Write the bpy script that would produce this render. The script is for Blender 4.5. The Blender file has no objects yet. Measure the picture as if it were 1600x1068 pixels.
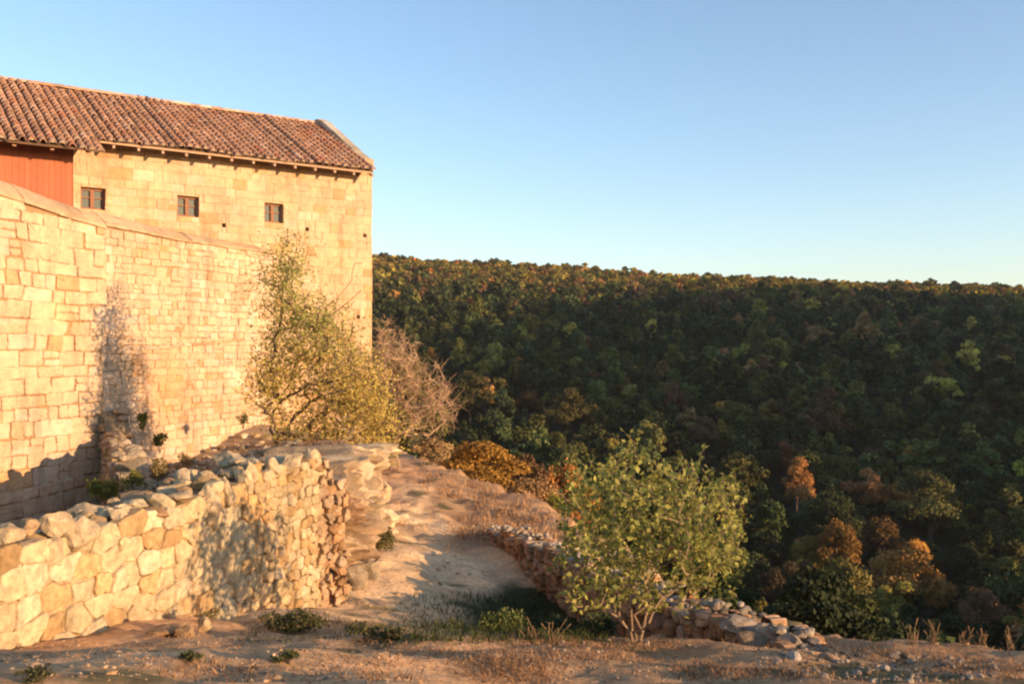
import bpy, math, random
import numpy as np
from mathutils import Vector
R = math.radians
rng = np.random.default_rng(7)
random.seed(7)
scene = bpy.context.scene
COL = scene.collection

# ------------------------------------------------------------------ camera
F = 1500.0                      # focal length in photograph pixels (1600 wide)
cam = bpy.data.cameras.new('camera')
cam.sensor_width = 36.0
cam.lens = 36.0 * F / 1600.0
cam.clip_start = 0.1
cam.clip_end = 20000
cam_ob = bpy.data.objects.new('camera', cam)
cam_ob.location = (0, 0, 0)
cam_ob.rotation_euler = (R(90), 0, 0)
COL.objects.link(cam_ob)
scene.camera = cam_ob

# ------------------------------------------------------------------ light
SUN_EL = R(9.5)
SH = np.array([0.87, -0.49]); SH = SH / np.linalg.norm(SH)     # towards the sun, on the ground
world = bpy.data.worlds.new('World'); scene.world = world
world.use_nodes = True
wn = world.node_tree.nodes; wl = world.node_tree.links
bg = wn['Background']
sky = wn.new('ShaderNodeTexSky'); sky.sky_type = 'NISHITA'; sky.sun_disc = False
sky.sun_elevation = SUN_EL
sky.sun_rotation = math.atan2(SH[0], SH[1])
sky.altitude = 0; sky.air_density = 0.9; sky.dust_density = 0.4; sky.ozone_density = 2.0
wl.new(sky.outputs[0], bg.inputs[0]); bg.inputs[1].default_value = 0.138
sun = bpy.data.lights.new('sun', 'SUN'); sun.energy = 4.5; sun.angle = R(0.5)
sun.color = (1.0, 0.66, 0.37)
sun_ob = bpy.data.objects.new('sun', sun); COL.objects.link(sun_ob)
sdir = Vector((SH[0]*math.cos(SUN_EL), SH[1]*math.cos(SUN_EL), math.sin(SUN_EL)))
sun_ob.rotation_euler = sdir.to_track_quat('Z', 'Y').to_euler()
sun_ob.location = sdir * 50
scene.view_settings.view_transform = 'Standard'
scene.view_settings.look = 'None'
scene.view_settings.gamma = 1.0
scene.view_settings.exposure = 1.15
scene.cycles.filter_width = 2.2          # a soft lens
scene.cycles.max_bounces = 6
scene.cycles.transparent_max_bounces = 8

# ------------------------------------------------------------------ helpers
def _h(ix, iy, iz, seed):
    n = (ix.astype(np.int64)*374761393 + iy.astype(np.int64)*668265263 + iz.astype(np.int64)*2147483647 + seed*1274126177) & 0xFFFFFFFF
    n = ((n ^ (n >> 13)) * 1274126177) & 0xFFFFFFFF
    n = ((n ^ (n >> 16)) * 2246822519) & 0xFFFFFFFF
    return ((n ^ (n >> 15)) & 0xFFFF) / 65535.0

def noise3(x, y, z, seed=0):
    x = np.asarray(x, float); y = np.asarray(y, float); z = np.asarray(z, float)
    x, y, z = np.broadcast_arrays(x, y, z)
    ix, iy, iz = np.floor(x), np.floor(y), np.floor(z)
    fx, fy, fz = x-ix, y-iy, z-iz
    fx, fy, fz = [t*t*(3-2*t) for t in (fx, fy, fz)]
    r = 0
    for a in (0, 1):
        for b in (0, 1):
            for c in (0, 1):
                w = (fx if a else 1-fx)*(fy if b else 1-fy)*(fz if c else 1-fz)
                r = r + w*_h(ix+a, iy+b, iz+c, seed)
    return r*2-1

def fbm(x, y, z=0.0, oct=4, seed=0, gain=0.5):
    r = 0; a = 1; f = 1
    for o in range(oct):
        r = r + a*noise3(np.asarray(x)*f, np.asarray(y)*f, np.asarray(z)*f, seed+o*17)
        a *= gain; f *= 2.03
    return r

def smooth(a, b, x):
    t = np.clip((x-a)/(b-a), 0, 1); return t*t*(3-2*t)

def mesh_np(name, V, F4, col=None, mat=None, F3=None, shade=False):
    """mesh from numpy arrays; F4 quads, F3 triangles; col per vertex"""
    V = np.asarray(V, np.float32)
    me = bpy.data.meshes.new(name)
    loops = []; starts = []; n0 = 0
    if F4 is not None and len(F4):
        F4 = np.asarray(F4, np.int32); loops.append(F4.ravel()); starts.append(np.arange(len(F4))*4); n0 = len(F4)*4
    if F3 is not None and len(F3):
        F3 = np.asarray(F3, np.int32); loops.append(F3.ravel()); starts.append(n0+np.arange(len(F3))*3)
    L = np.concatenate(loops).astype(np.int32); S = np.concatenate(starts).astype(np.int32)
    me.vertices.add(len(V)); me.vertices.foreach_set('co', V.ravel())
    me.loops.add(len(L)); me.loops.foreach_set('vertex_index', L)
    me.polygons.add(len(S)); me.polygons.foreach_set('loop_start', S)
    if col is not None:
        a = me.attributes.new('Col', 'FLOAT_COLOR', 'POINT')
        c = np.ones((len(V), 4), np.float32); c[:, :3] = np.asarray(col, np.float32)
        a.data.foreach_set('color', c.ravel())
    me.update(calc_edges=True); me.validate()
    me.polygons.foreach_set('use_smooth', np.full(len(me.polygons), bool(shade)))
    if mat: me.materials.append(mat)
    return me

def link(name, me, loc=(0, 0, 0), parent=None):
    o = bpy.data.objects.new(name, me); COL.objects.link(o); o.location = loc
    if parent is not None: o.parent = parent
    return o

def tag(o, label=None, cat=None, group=None, kind=None):
    if label: o['label'] = label
    if cat: o['category'] = cat
    if group: o['group'] = group
    if kind: o['kind'] = kind
    return o

class MB:
    """collects pieces of one mesh"""
    def __init__(s): s.V = []; s.q = []; s.t = []; s.c = []; s.n = 0
    def add(s, V, quads=None, tris=None, col=(1, 1, 1)):
        V = np.asarray(V, float).reshape(-1, 3)
        if quads is not None and len(quads): s.q.append(np.asarray(quads)+s.n)
        if tris is not None and len(tris): s.t.append(np.asarray(tris)+s.n)
        c = np.asarray(col, float)
        if c.ndim == 1: c = np.tile(c, (len(V), 1))
        s.V.append(V); s.c.append(c); s.n += len(V)
    def box(s, o, ax, ay, az, col=(1, 1, 1)):
        o, ax, ay, az = [np.asarray(v, float) for v in (o, ax, ay, az)]
        V = [o+ax*i+ay*j+az*k for k in (0, 1) for j in (0, 1) for i in (0, 1)]
        s.add(V, [(0, 2, 3, 1), (4, 5, 7, 6), (0, 1, 5, 4), (2, 6, 7, 3), (0, 4, 6, 2), (1, 3, 7, 5)], col=col)
    def tube(s, a, b, ra, rb, n=5, col=(1, 1, 1)):
        a = np.asarray(a, float); b = np.asarray(b, float); d = b-a; L = np.linalg.norm(d)
        if L < 1e-6: return
        d = d/L; u = np.cross(d, (0.31, 0.2, 0.93) if abs(d[2]) < .9 else (1, 0, 0)); u /= np.linalg.norm(u); w = np.cross(d, u)
        an = np.arange(n)*2*math.pi/n
        ring = np.outer(np.cos(an), u)+np.outer(np.sin(an), w)
        V = np.vstack([a+ring*ra, b+ring*rb]); i = np.arange(n); j = (i+1) % n
        s.add(V, np.stack([i, j, j+n, i+n], 1), col=col)
    def arrays(s):
        return np.vstack(s.V), (np.vstack(s.q) if s.q else None), (np.vstack(s.t) if s.t else None), np.vstack(s.c)
    def build(s, name, mat, parent=None, origin=None, shade=False):
        V, q, t, c = s.arrays()
        if parent is not None:
            p = parent; org = np.zeros(3)
            while p is not None: org = org+np.array(p.location); p = p.parent
            return link(name, mesh_np(name, V-org, q, c, mat, t, shade), (0, 0, 0), parent)
        if origin is None: origin = (V[:, 0].mean(), V[:, 1].mean(), V[:, 2].min())
        return link(name, mesh_np(name, V-np.array(origin), q, c, mat, t, shade), origin)

def empty(name, loc, **k):
    o = bpy.data.objects.new(name, None); o.empty_display_size = .3; COL.objects.link(o); o.location = loc
    bpy.context.view_layer.update() if False else None
    return tag(o, **k)

# ------------------------------------------------------------------ materials
def new_mat(name):
    m = bpy.data.materials.new(name); m.use_nodes = True
    nt = m.node_tree; return m, nt.nodes, nt.links, nt.nodes['Principled BSDF']

def stone_mat(name, scale=6.0, bump=0.4, vary=(0.72, 1.18), dist=0.02, spots=True):
    m, N, L, b = new_mat(name)
    at = N.new('ShaderNodeAttribute'); at.attribute_name = 'Col'
    tc = N.new('ShaderNodeNewGeometry')
    n1 = N.new('ShaderNodeTexNoise'); n1.inputs['Scale'].default_value = scale; n1.inputs['Detail'].default_value = 7; n1.inputs['Roughness'].default_value = .65
    n2 = N.new('ShaderNodeTexNoise'); n2.inputs['Scale'].default_value = scale*.17; n2.inputs['Detail'].default_value = 4
    L.new(tc.outputs['Position'], n1.inputs['Vector']); L.new(tc.outputs['Position'], n2.inputs['Vector'])
    mr = N.new('ShaderNodeMapRange'); mr.inputs['From Min'].default_value = .3; mr.inputs['From Max'].default_value = .7
    mr.inputs['To Min'].default_value = vary[0]; mr.inputs['To Max'].default_value = vary[1]
    L.new(n1.outputs['Fac'], mr.inputs['Value'])
    mr2 = N.new('ShaderNodeMapRange'); mr2.inputs['From Min'].default_value = .35; mr2.inputs['From Max'].default_value = .65
    mr2.inputs['To Min'].default_value = .86; mr2.inputs['To Max'].default_value = 1.1
    L.new(n2.outputs['Fac'], mr2.inputs['Value'])
    mu = N.new('ShaderNodeMath'); mu.operation = 'MULTIPLY'; L.new(mr.outputs[0], mu.inputs[0]); L.new(mr2.outputs[0], mu.inputs[1])
    vm = N.new('ShaderNodeVectorMath'); vm.operation = 'SCALE'; L.new(at.outputs['Color'], vm.inputs[0]); L.new(mu.outputs[0], vm.inputs['Scale'])
    hs = N.new('ShaderNodeVectorMath'); hs.operation = 'MULTIPLY'; hs.inputs[1].default_value = (1.0, .91, .80)
    L.new(vm.outputs[0], hs.inputs[0])
    n3 = N.new('ShaderNodeTexNoise'); n3.inputs['Scale'].default_value = scale*.11; n3.inputs['Detail'].default_value = 5; n3.inputs['Roughness'].default_value = .6
    L.new(tc.outputs['Position'], n3.inputs['Vector'])
    mr3 = N.new('ShaderNodeMapRange'); mr3.inputs['From Min'].default_value = .48; mr3.inputs['From Max'].default_value = .68
    L.new(n3.outputs['Fac'], mr3.inputs['Value'])
    mx3 = N.new('ShaderNodeMix'); mx3.data_type = 'VECTOR'
    L.new(mr3.outputs[0], mx3.inputs['Factor']); L.new(vm.outputs[0], mx3.inputs[4]); L.new(hs.outputs[0], mx3.inputs[5])
    last = mx3.outputs[1]
    mpz = N.new('ShaderNodeMapping'); mpz.inputs['Scale'].default_value = (1.3, 1.3, .16); L.new(tc.outputs['Position'], mpz.inputs[0])
    n4 = N.new('ShaderNodeTexNoise'); n4.inputs['Scale'].default_value = scale*.3; n4.inputs['Detail'].default_value = 5; L.new(mpz.outputs[0], n4.inputs['Vector'])
    mr4 = N.new('ShaderNodeMapRange'); mr4.inputs['From Min'].default_value = .52; mr4.inputs['From Max'].default_value = .72; mr4.inputs['To Min'].default_value = 1.0; mr4.inputs['To Max'].default_value = .74 if spots else 1.0
    L.new(n4.outputs['Fac'], mr4.inputs['Value'])
    vs4 = N.new('ShaderNodeVectorMath'); vs4.operation = 'SCALE'; L.new(last, vs4.inputs[0]); L.new(mr4.outputs[0], vs4.inputs['Scale']); last = vs4.outputs[0]
    L.new(last, b.inputs['Base Color'])
    b.inputs['Roughness'].default_value = .92; b.inputs['Specular IOR Level'].default_value = .2
    bp = N.new('ShaderNodeBump'); bp.inputs['Strength'].default_value = bump; bp.inputs['Distance'].default_value = dist
    L.new(n1.outputs['Fac'], bp.inputs['Height']); L.new(bp.outputs[0], b.inputs['Normal'])
    return m

def leaf_mat(name, trans=.35, rough=.6):
    m, N, L, b = new_mat(name)
    at = N.new('ShaderNodeAttribute'); at.attribute_name = 'Col'
    oi = N.new('ShaderNodeObjectInfo')
    mx = N.new('ShaderNodeVectorMath'); mx.operation = 'MULTIPLY'
    L.new(at.outputs['Color'], mx.inputs[0]); L.new(oi.outputs['Color'], mx.inputs[1])
    L.new(mx.outputs[0], b.inputs['Base Color']); b.inputs['Roughness'].default_value = rough
    b.inputs['Specular IOR Level'].default_value = .25
    tr = N.new('ShaderNodeBsdfTranslucent'); L.new(mx.outputs[0], tr.inputs[0])
    ms = N.new('ShaderNodeMixShader'); ms.inputs[0].default_value = trans
    L.new(b.outputs[0], ms.inputs[1]); L.new(tr.outputs[0], ms.inputs[2])
    L.new(ms.outputs[0], N['Material Output'].inputs[0])
    return m

def plain_mat(name, rough=.8, scale=20, bump=.2, stretch=(1, 1, 1), vary=(.75, 1.2), spec=.3):
    m, N, L, b = new_mat(name)
    at = N.new('ShaderNodeAttribute'); at.attribute_name = 'Col'
    tc = N.new('ShaderNodeTexCoord'); mp = N.new('ShaderNodeMapping'); mp.inputs['Scale'].default_value = stretch
    L.new(tc.outputs['Object'], mp.inputs[0])
    n1 = N.new('ShaderNodeTexNoise'); n1.inputs['Scale'].default_value = scale; n1.inputs['Detail'].default_value = 6
    L.new(mp.outputs[0], n1.inputs['Vector'])
    mr = N.new('ShaderNodeMapRange'); mr.inputs['From Min'].default_value = .3; mr.inputs['From Max'].default_value = .7
    mr.inputs['To Min'].default_value = vary[0]; mr.inputs['To Max'].default_value = vary[1]
    L.new(n1.outputs['Fac'], mr.inputs['Value'])
    vm = N.new('ShaderNodeVectorMath'); vm.operation = 'SCALE'; L.new(at.outputs['Color'], vm.inputs[0]); L.new(mr.outputs[0], vm.inputs['Scale'])
    L.new(vm.outputs[0], b.inputs['Base Color']); b.inputs['Roughness'].default_value = rough; b.inputs['Specular IOR Level'].default_value = spec
    bp = N.new('ShaderNodeBump'); bp.inputs['Strength'].default_value = bump; bp.inputs['Distance'].default_value = .01
    L.new(n1.outputs['Fac'], bp.inputs['Height']); L.new(bp.outputs[0], b.inputs['Normal'])
    return m

M_wall = stone_mat('sandstone', 5.0, .4, (.82, 1.12))
M_rubble = stone_mat('rubble stone', 11.0, .9, (.58, 1.22), dist=.03)
M_rock = stone_mat('rock', 5.0, .8, (.6, 1.2), .05)
M_ground = stone_mat('earth', 14.0, .8, (.62, 1.25), .03, spots=False)
M_tile = plain_mat('terracotta', .85, 5, .3, vary=(.72, 1.22))
M_wood = plain_mat('weathered wood', .8, 14, .3, (6, 6, .6))
M_plaster = plain_mat('white plaster', .8, 8, .1)
M_bark = plain_mat('bark', .9, 25, .5, (1, 1, .3))
M_leaf = leaf_mat('leaves')
M_forest = leaf_mat('forest leaves', .2, .8)
M_grass = leaf_mat('grass blades', .3, .8)
M_glass, _n, _l, _b = new_mat('window glass')
_b.inputs['Base Color'].default_value = (.10, .115, .10, 1); _b.inputs['Roughness'].default_value = .5; _b.inputs['Specular IOR Level'].default_value = .15

# ------------------------------------------------------------------ terrain
def px(u, v, Y):
    return np.array([(u-800)/F*Y, Y, -(v-534)/F*Y])

WA = np.array([-4.27, 8.0]); WD = np.array([1.57, 5.5]); WD = WD/np.linalg.norm(WD); WN = np.array([WD[1], -WD[0]])   # low wall line
RIM = np.array([(400, -160), (200, -60), (60, 2), (12, 7.6), (4.5, 9.0), (3.15, 9.6), (2.3, 16.5), (1.6, 22), (-.2, 30), (-3.5, 40), (-6, 48), (-25, 75), (-60, 105), (-400, 260)], float)
TER = np.array([WA-WD*9, WA, WA+WD*5.7, (-2.75, 19.7), (-3.9, 25), (-4.9, 33), (-5.3, 38.3), (-9.2, 45), (-60, 45), (-60, 0)], float)
TC = np.array([(-3.1, 13.2, -1.78), (-3.7, 10.6, -2.15), (-4.2, 9.56, -2.7), (-4.8, 8, -3.3), (-6.4, 4, -3.4), (-12.6, 23.6, -4.9), (-11.4, 27, -4.7),
               (-10.6, 31.2, -3.9), (-9.2, 34.6, -2.95), (-5.67, 23, -2.55), (-4, 20, -2.25), (-3.3, 16, -1.9), (-5.5, 36, -3.6), (-3.2, 19.5, -2.45),
               (-8, 20, -3.9), (-7.5, 27, -3.2), (-9, 14, -4.3), (-20, 24, -5), (-20, 5, -4.2), (-5.2, 30, -3.2), (-9, 46, -5), (-40, 46, -5), (-6, 15, -3.0)], float)
_D = np.linalg.norm(TC[:, None, :2]-TC[None, :, :2], axis=2)
_W = np.linalg.solve(_D+np.eye(len(TC))*1e-3, TC[:, 2]+4)

def terrace(x, y):
    r = 0
    for k in range(len(TC)): r = r+_W[k]*np.hypot(x-TC[k, 0], y-TC[k, 1])
    return np.clip(r-4, -6, -1.6)

def polydist(P, x, y, closed):
    d = np.full(np.shape(x), 1e9)
    n = len(P)
    for i in range(n if closed else n-1):
        a = P[i]; b = P[(i+1) % n]; e = b-a
        t = np.clip(((x-a[0])*e[0]+(y-a[1])*e[1])/(e@e), 0, 1)
        d = np.minimum(d, np.hypot(x-a[0]-e[0]*t, y-a[1]-e[1]*t))
    return d

def inside(P, x, y):
    c = np.zeros(np.shape(x), bool); n = len(P)
    for i in range(n):
        a = P[i]; b = P[(i+1) % n]
        if a[1] == b[1]: continue
        k = ((a[1] > y) != (b[1] > y)) & (x < (b[0]-a[0])*(y-a[1])/(b[1]-a[1])+a[0])
        c ^= k
    return c

RIMP = np.vstack([RIM, [(-400, -400), (400, -400)]])
PY = [-500, 3.5, 8, 11, 14, 20, 25, 32, 40, 60, 200, 600]
PZ = [-1.5, -1.5, -2.54, -3.23, -3.88, -4.28, -4.5, -4.8, -5.05, -6, -8, -8]
VY = [-400, 9, 30, 60, 95, 130, 200, 350, 500, 560, 700, 1200, 5000]
VZ = [-10, -11, -17, -23.5, -28, -25.5, -12.5, 16, 38, 40.5, 39.5, 28, -60]
QK = [-1e4, 48, 62, 90, 120, 200, 300, 420, 590, 700, 900, 1e4]
QH = [-80, -60, -16, 16, 38, 94, 131, 164, 116, 118, 60, 0]

def height(x, y, fine=True):
    x = np.asarray(x, float); y = np.asarray(y, float)
    plat = np.interp(y, PY, PZ)
    plat = plat+.23*np.clip(-1.0-x, 0, 1.5)*smooth(13.2, 15.5, y)*(1-smooth(28, 38, y))-.05*np.clip(x, -1.2, 3)*(1-smooth(9, 12, y))
    plat = plat-.68*np.exp(-((x-.55)/1.15)**2-((y-13.2)/3.6)**2)*smooth(9.0, 10.4, y)
    if fine: plat = plat-.10*np.abs(fbm(x*.8+.3*y, y*.35, 6, 3, 15))*smooth(13, 15, y)*(1-smooth(40, 46, y))+.05*fbm(x*.9, y*.9, 3, 4, 5)+.03*fbm(x*2.6, y*2.6, 1, 3, 6)+.016*fbm(x*6.5, y*6.5, 1, 2, 16)+.10*fbm(x*.25, y*.25, 8, 3, 9)
    d = polydist(RIM, x, y, False)
    ins = inside(RIMP, x, y)
    d = np.where(ins, -d, d)
    if fine: d = d+.35*fbm(x*.7, y*.7, 1, 3, 21)*smooth(-3, 0, d)
    tilt = np.where(y > 120, -.05*np.clip((y-120)/400, 0, 1)*np.clip(x, -500, 400), 0)
    zv = np.interp(y, VY, VZ)+tilt
    if fine: zv = zv+2.2*fbm(x*.012, y*.012, 2, 3, 31)
    out = np.maximum(zv, plat-.12*np.clip(d, 0, 1.5)-(1.5-.75*smooth(23, 29, y))*np.clip(d-.4, 0, 1e9))
    z = np.where(d > 0, out, plat)
    st = np.where(inside(TER, x, y), 1, -1)*polydist(TER, x, y, True)
    m = smooth(.08, .5, st)
    z = z*(1-m)+(terrace(x, y)+(.06*fbm(x*1.3, y*1.3, 2, 3, 77) if fine else 0))*m
    # hill added out of frame on the right, shaped to put the valley in shade
    p = SH[0]*x+SH[1]*y; q = -SH[1]*x+SH[0]*y
    shade_hill = np.interp(q, QK, QH)-.55*np.abs(p-360)
    if fine: shade_hill = shade_hill+5*fbm(x*.03, y*.03, 4, 3, 51)
    return np.maximum(z, np.where(p > 60, shade_hill, -999))

def hgrid(x, y):
    x = np.asarray(x, float); y = np.asarray(y, float)
    i = np.clip(np.searchsorted(gx, x)-1, 0, len(gx)-2); j = np.clip(np.searchsorted(gy, y)-1, 0, len(gy)-2)
    a = np.clip((x-gx[i])/(gx[i+1]-gx[i]), 0, 1); b = np.clip((y-gy[j])/(gy[j+1]-gy[j]), 0, 1)
    return (Z[j, i]*(1-a)+Z[j, i+1]*a)*(1-b)+(Z[j+1, i]*(1-a)+Z[j+1, i+1]*a)*b

def hz(x, y): return float(hgrid(x, y))

def hit(u, v, y0=4.0, y1=700.0):
    Y = np.concatenate([np.arange(y0, 60, .1), np.arange(60, y1, 1.0)]); Y = Y[Y >= y0]
    X = (u-800)/F*Y; Z = -(v-534)/F*Y
    h = hf_(X, Y); k = np.argmax(h >= Z)
    return X[k], Y[k], h[k]
# crest of the hill on the right: shaped so its shadow ends along this line of the far slope
hf_ = lambda x, y: height(x, y, False)
_b = []
for (u, v) in ((590, 500), (700, 480), (800, 464), (900, 450), (1000, 442), (1200, 450), (1400, 460), (1600, 470), (1750, 474)):
    a_, b_, c_ = hit(u, v, 200.0)
    _b.append((-SH[1]*a_+SH[0]*b_, c_-3.0-(9.0 if u > 950 else 0)+math.tan(SUN_EL)*(360-SH[0]*a_-SH[1]*b_)))
_b.sort(); print('crest', [(round(a_), round(b_)) for a_, b_ in _b])
QK = [k for k in QK if k < _b[0][0]-30]+[k[0] for k in _b]+[_b[-1][0]+150, 1e4]
QH = QH[:len(QK)-len(_b)-2]+[k[1] for k in _b]+[60, 0]
hf_ = hgrid

def grow(a, b, s0, fac):
    r = [a]; s = s0
    while (r[-1] < b if b > a else r[-1] > b):
        r.append(r[-1]+(s if b > a else -s)); s *= fac
    return r[1:]
gx = np.array(sorted(grow(-14, -3000, .2, 1.1)+list(np.arange(-14, 8.01, .10))+grow(8, 3000, .2, 1.09)))
gy = np.array(sorted(grow(3, -600, .3, 1.18)+list(np.arange(3, 14, .085))+list(np.arange(14, 26, .13))+list(np.arange(26, 48, .25))+grow(48, 620, .4, 1.03)+grow(630, 5000, 30, 1.2)))
X, Yg = np.meshgrid(gx, gy)
Z = height(X, Yg)
nx, ny = len(gx), len(gy)
idx = np.arange(nx*ny).reshape(ny, nx)
Q = np.stack([idx[:-1, :-1], idx[:-1, 1:], idx[1:, 1:], idx[1:, :-1]], -1).reshape(-1, 4)
# ground cover colours: sandy path, dry grass, soil, green patches, wooded valley floor
sand = np.array([.80, .53, .285]); soil = np.array([.62, .355, .175]); straw = np.array([.50, .285, .14]); green = np.array([.085, .085, .03]); wood = np.array([.035, .037, .018]); rubb = np.array([.36, .28, .19])
x, y = X.ravel(), Yg.ravel()
c = np.tile(soil, (len(x), 1))
def mixc(c, k, w): return c*(1-w[:, None])+k*w[:, None]
c = mixc(c, straw, smooth(-.5, 1.2, x+.4*fbm(x, y, 0, 3, 3))*.8)
c = mixc(c, straw, smooth(.05, .5, fbm(x*.8, y*.8, 0, 4, 61))*.7)
pth = smooth(10.5, 13, y-.8*(x+2)+.5*fbm(x, y, 1, 2, 8))*(1-smooth(27, 34, y))*smooth(-.2, .9, 1.2-.11*(y-13)-x-1.1+.25*fbm(x*.8, y*.8, 1, 3, 4))
c = mixc(c, sand, np.clip(pth+.75*smooth(14, 18, y)*(1-smooth(40, 50, y))*smooth(.2, .8, fbm(x*.5, y*.25, 4, 3, 41)+.35), 0, 1))
far = smooth(18, 21, y)*smooth(-.2, .6, x+1.75+.125*(y-22)+.4*fbm(x*.6, y*.6, 2, 3, 12))
c = mixc(c, np.array([.50, .29, .145]), far*.85)
c = c*(1+.22*fbm(x*1.4, y*.9, 2, 4, 203))[:, None]
hol = np.exp(-((x-.4)/1.3)**2-((y-14)/3.2)**2)
c = mixc(c, green*.8, np.clip(smooth(.25, .6, hol+.25*fbm(x*1.2, y*1.2, 3, 3, 14)), 0, 1))
c = mixc(c, green, smooth(.62, .85, fbm(x*1.1, y*1.1, 3, 3, 99)+.35*np.exp(-((y-12.3)/1.6)**2))*.8)
st = np.where(inside(TER, x, y), 1, -1)*polydist(TER, x, y, True)
c = mixc(c, rubb*.9, smooth(0, .4, st)*.85)
dr = np.where(inside(RIMP, x, y), -1, 1)*polydist(RIM, x, y, False)
c = mixc(c, np.array([.23, .15, .085]), smooth(.2, 1.5, dr))
c = mixc(c, wood, smooth(3, 9, dr))
c = np.clip(c, 0, 1)
g = link('ground', mesh_np('ground', np.stack([x, y, Z.ravel()], 1), Q, c, M_ground, shade=True))
tag(g, kind='structure')

# ------------------------------------------------------------------ masonry
def clip_cell(poly, px_, py_, qx, qy):
    mx, my = (px_+qx)/2, (py_+qy)/2; nx_, ny_ = qx-px_, qy-py_
    out = []
    n = len(poly)
    for i in range(n):
        a = poly[i]; b = poly[(i+1) % n]
        da = (a[0]-mx)*nx_+(a[1]-my)*ny_; db = (b[0]-mx)*nx_+(b[1]-my)*ny_
        if da <= 0: out.append(a)
        if (da < 0 < db) or (db < 0 < da):
            t = da/(da-db); out.append((a[0]+(b[0]-a[0])*t, a[1]+(b[1]-a[1])*t))
    return out

def voronoi_cells(s0, s1, h0, h1, w, hh, jit, r):
    pts = []; rows = int((h1-h0)/hh)+3
    for j in range(-1, rows):
        s = s0-w+(w*.5 if j % 2 else 0)+r.uniform(-.2, .2)*w
        while s < s1+w:
            pts.append((s+r.uniform(-jit, jit)*w, h0+(j+.5)*hh+r.uniform(-jit, jit)*hh*.8)); s += w*r.uniform(.7, 1.35)
    P = np.array(pts); cells = []
    asp = w/hh
    for i, p in enumerate(P):
        if not (s0 <= p[0] <= s1 and h0 <= p[1] <= h1): continue
        d = np.hypot(P[:, 0]-p[0], (P[:, 1]-p[1])*asp)
        nb = np.argsort(d)[1:15]
        poly = [(p[0]-w*1.5, p[1]-hh*1.5), (p[0]+w*1.5, p[1]-hh*1.5), (p[0]+w*1.5, p[1]+hh*1.5), (p[0]-w*1.5, p[1]+hh*1.5)]
        for k in nb:
            # anisotropic bisector: work in stretched space
            poly2 = [(a[0], a[1]*asp) for a in poly]
            poly2 = clip_cell(poly2, p[0], p[1]*asp, P[k, 0], P[k, 1]*asp)
            poly = [(a[0], a[1]/asp) for a in poly2]
            if len(poly) < 3: break
        if len(poly) >= 3: cells.append(poly)
    return cells

def ashlar_cells(s0, s1, h0, h1, w, hh, r, var=.25):
    cells = []; h = h0
    while h < h1:
        ch = hh*r.uniform(1-var, 1+var); s = s0-r.uniform(0, w)
        while s < s1:
            cw = w*r.uniform(.55, 1.6)
            a, b = max(s, s0), min(s+cw, s1)
            if b-a > .06:
                if ch > hh*.95 and r.random() < .12: cells += [[(a, h), (b, h), (b, h+ch*.5), (a, h+ch*.5)], [(a, h+ch*.5), (b, h+ch*.5), (b, h+ch), (a, h+ch)]]
                else: cells.append([(a, h), (b, h), (b, h+ch), (a, h+ch)])
            s += cw
        h += ch
    return cells

def warp(cells, a, b, f, seed, jit=.012):
    out = []
    for p in cells:
        P = np.array(p); x_ = noise3(P[:, 0]*f, P[:, 1]*f*1.4, 0, seed); y_ = noise3(P[:, 0]*f*.8, P[:, 1]*f*1.6, 5, seed+1)
        P = P+np.stack([x_*a, y_*b], 1)+r.normal(0, jit, P.shape); out.append([tuple(q) for q in P])
    return out

def rect_minus(cells, holes):
    for (a0, b0, a1, b1) in holes:
        out = []
        for p in cells:
            s0, h0 = p[0]; s1, h1 = p[2]
            if s1 <= a0 or s0 >= a1 or h1 <= b0 or h0 >= b1: out.append(p); continue
            if s0 < a0-.03: out.append([(s0, h0), (a0, h0), (a0, h1), (s0, h1)])
            if s1 > a1+.03: out.append([(a1, h0), (s1, h0), (s1, h1), (a1, h1)])
            m0, m1 = max(s0, a0), min(s1, a1)
            if h0 < b0-.03: out.append([(m0, h0), (m1, h0), (m1, b0), (m0, b0)])
            if h1 > b1+.03: out.append([(m0, b1), (m1, b1), (m1, h1), (m0, h1)])
        cells = out
    return cells

def chaikin(P, k, f=.25):
    P = np.array(P)
    for _ in range(k):
        N_ = np.roll(P, -1, 0); P = np.stack([P*(1-f)+N_*f, P*f+N_*(1-f)], 1).reshape(-1, 2)
    return P

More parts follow.
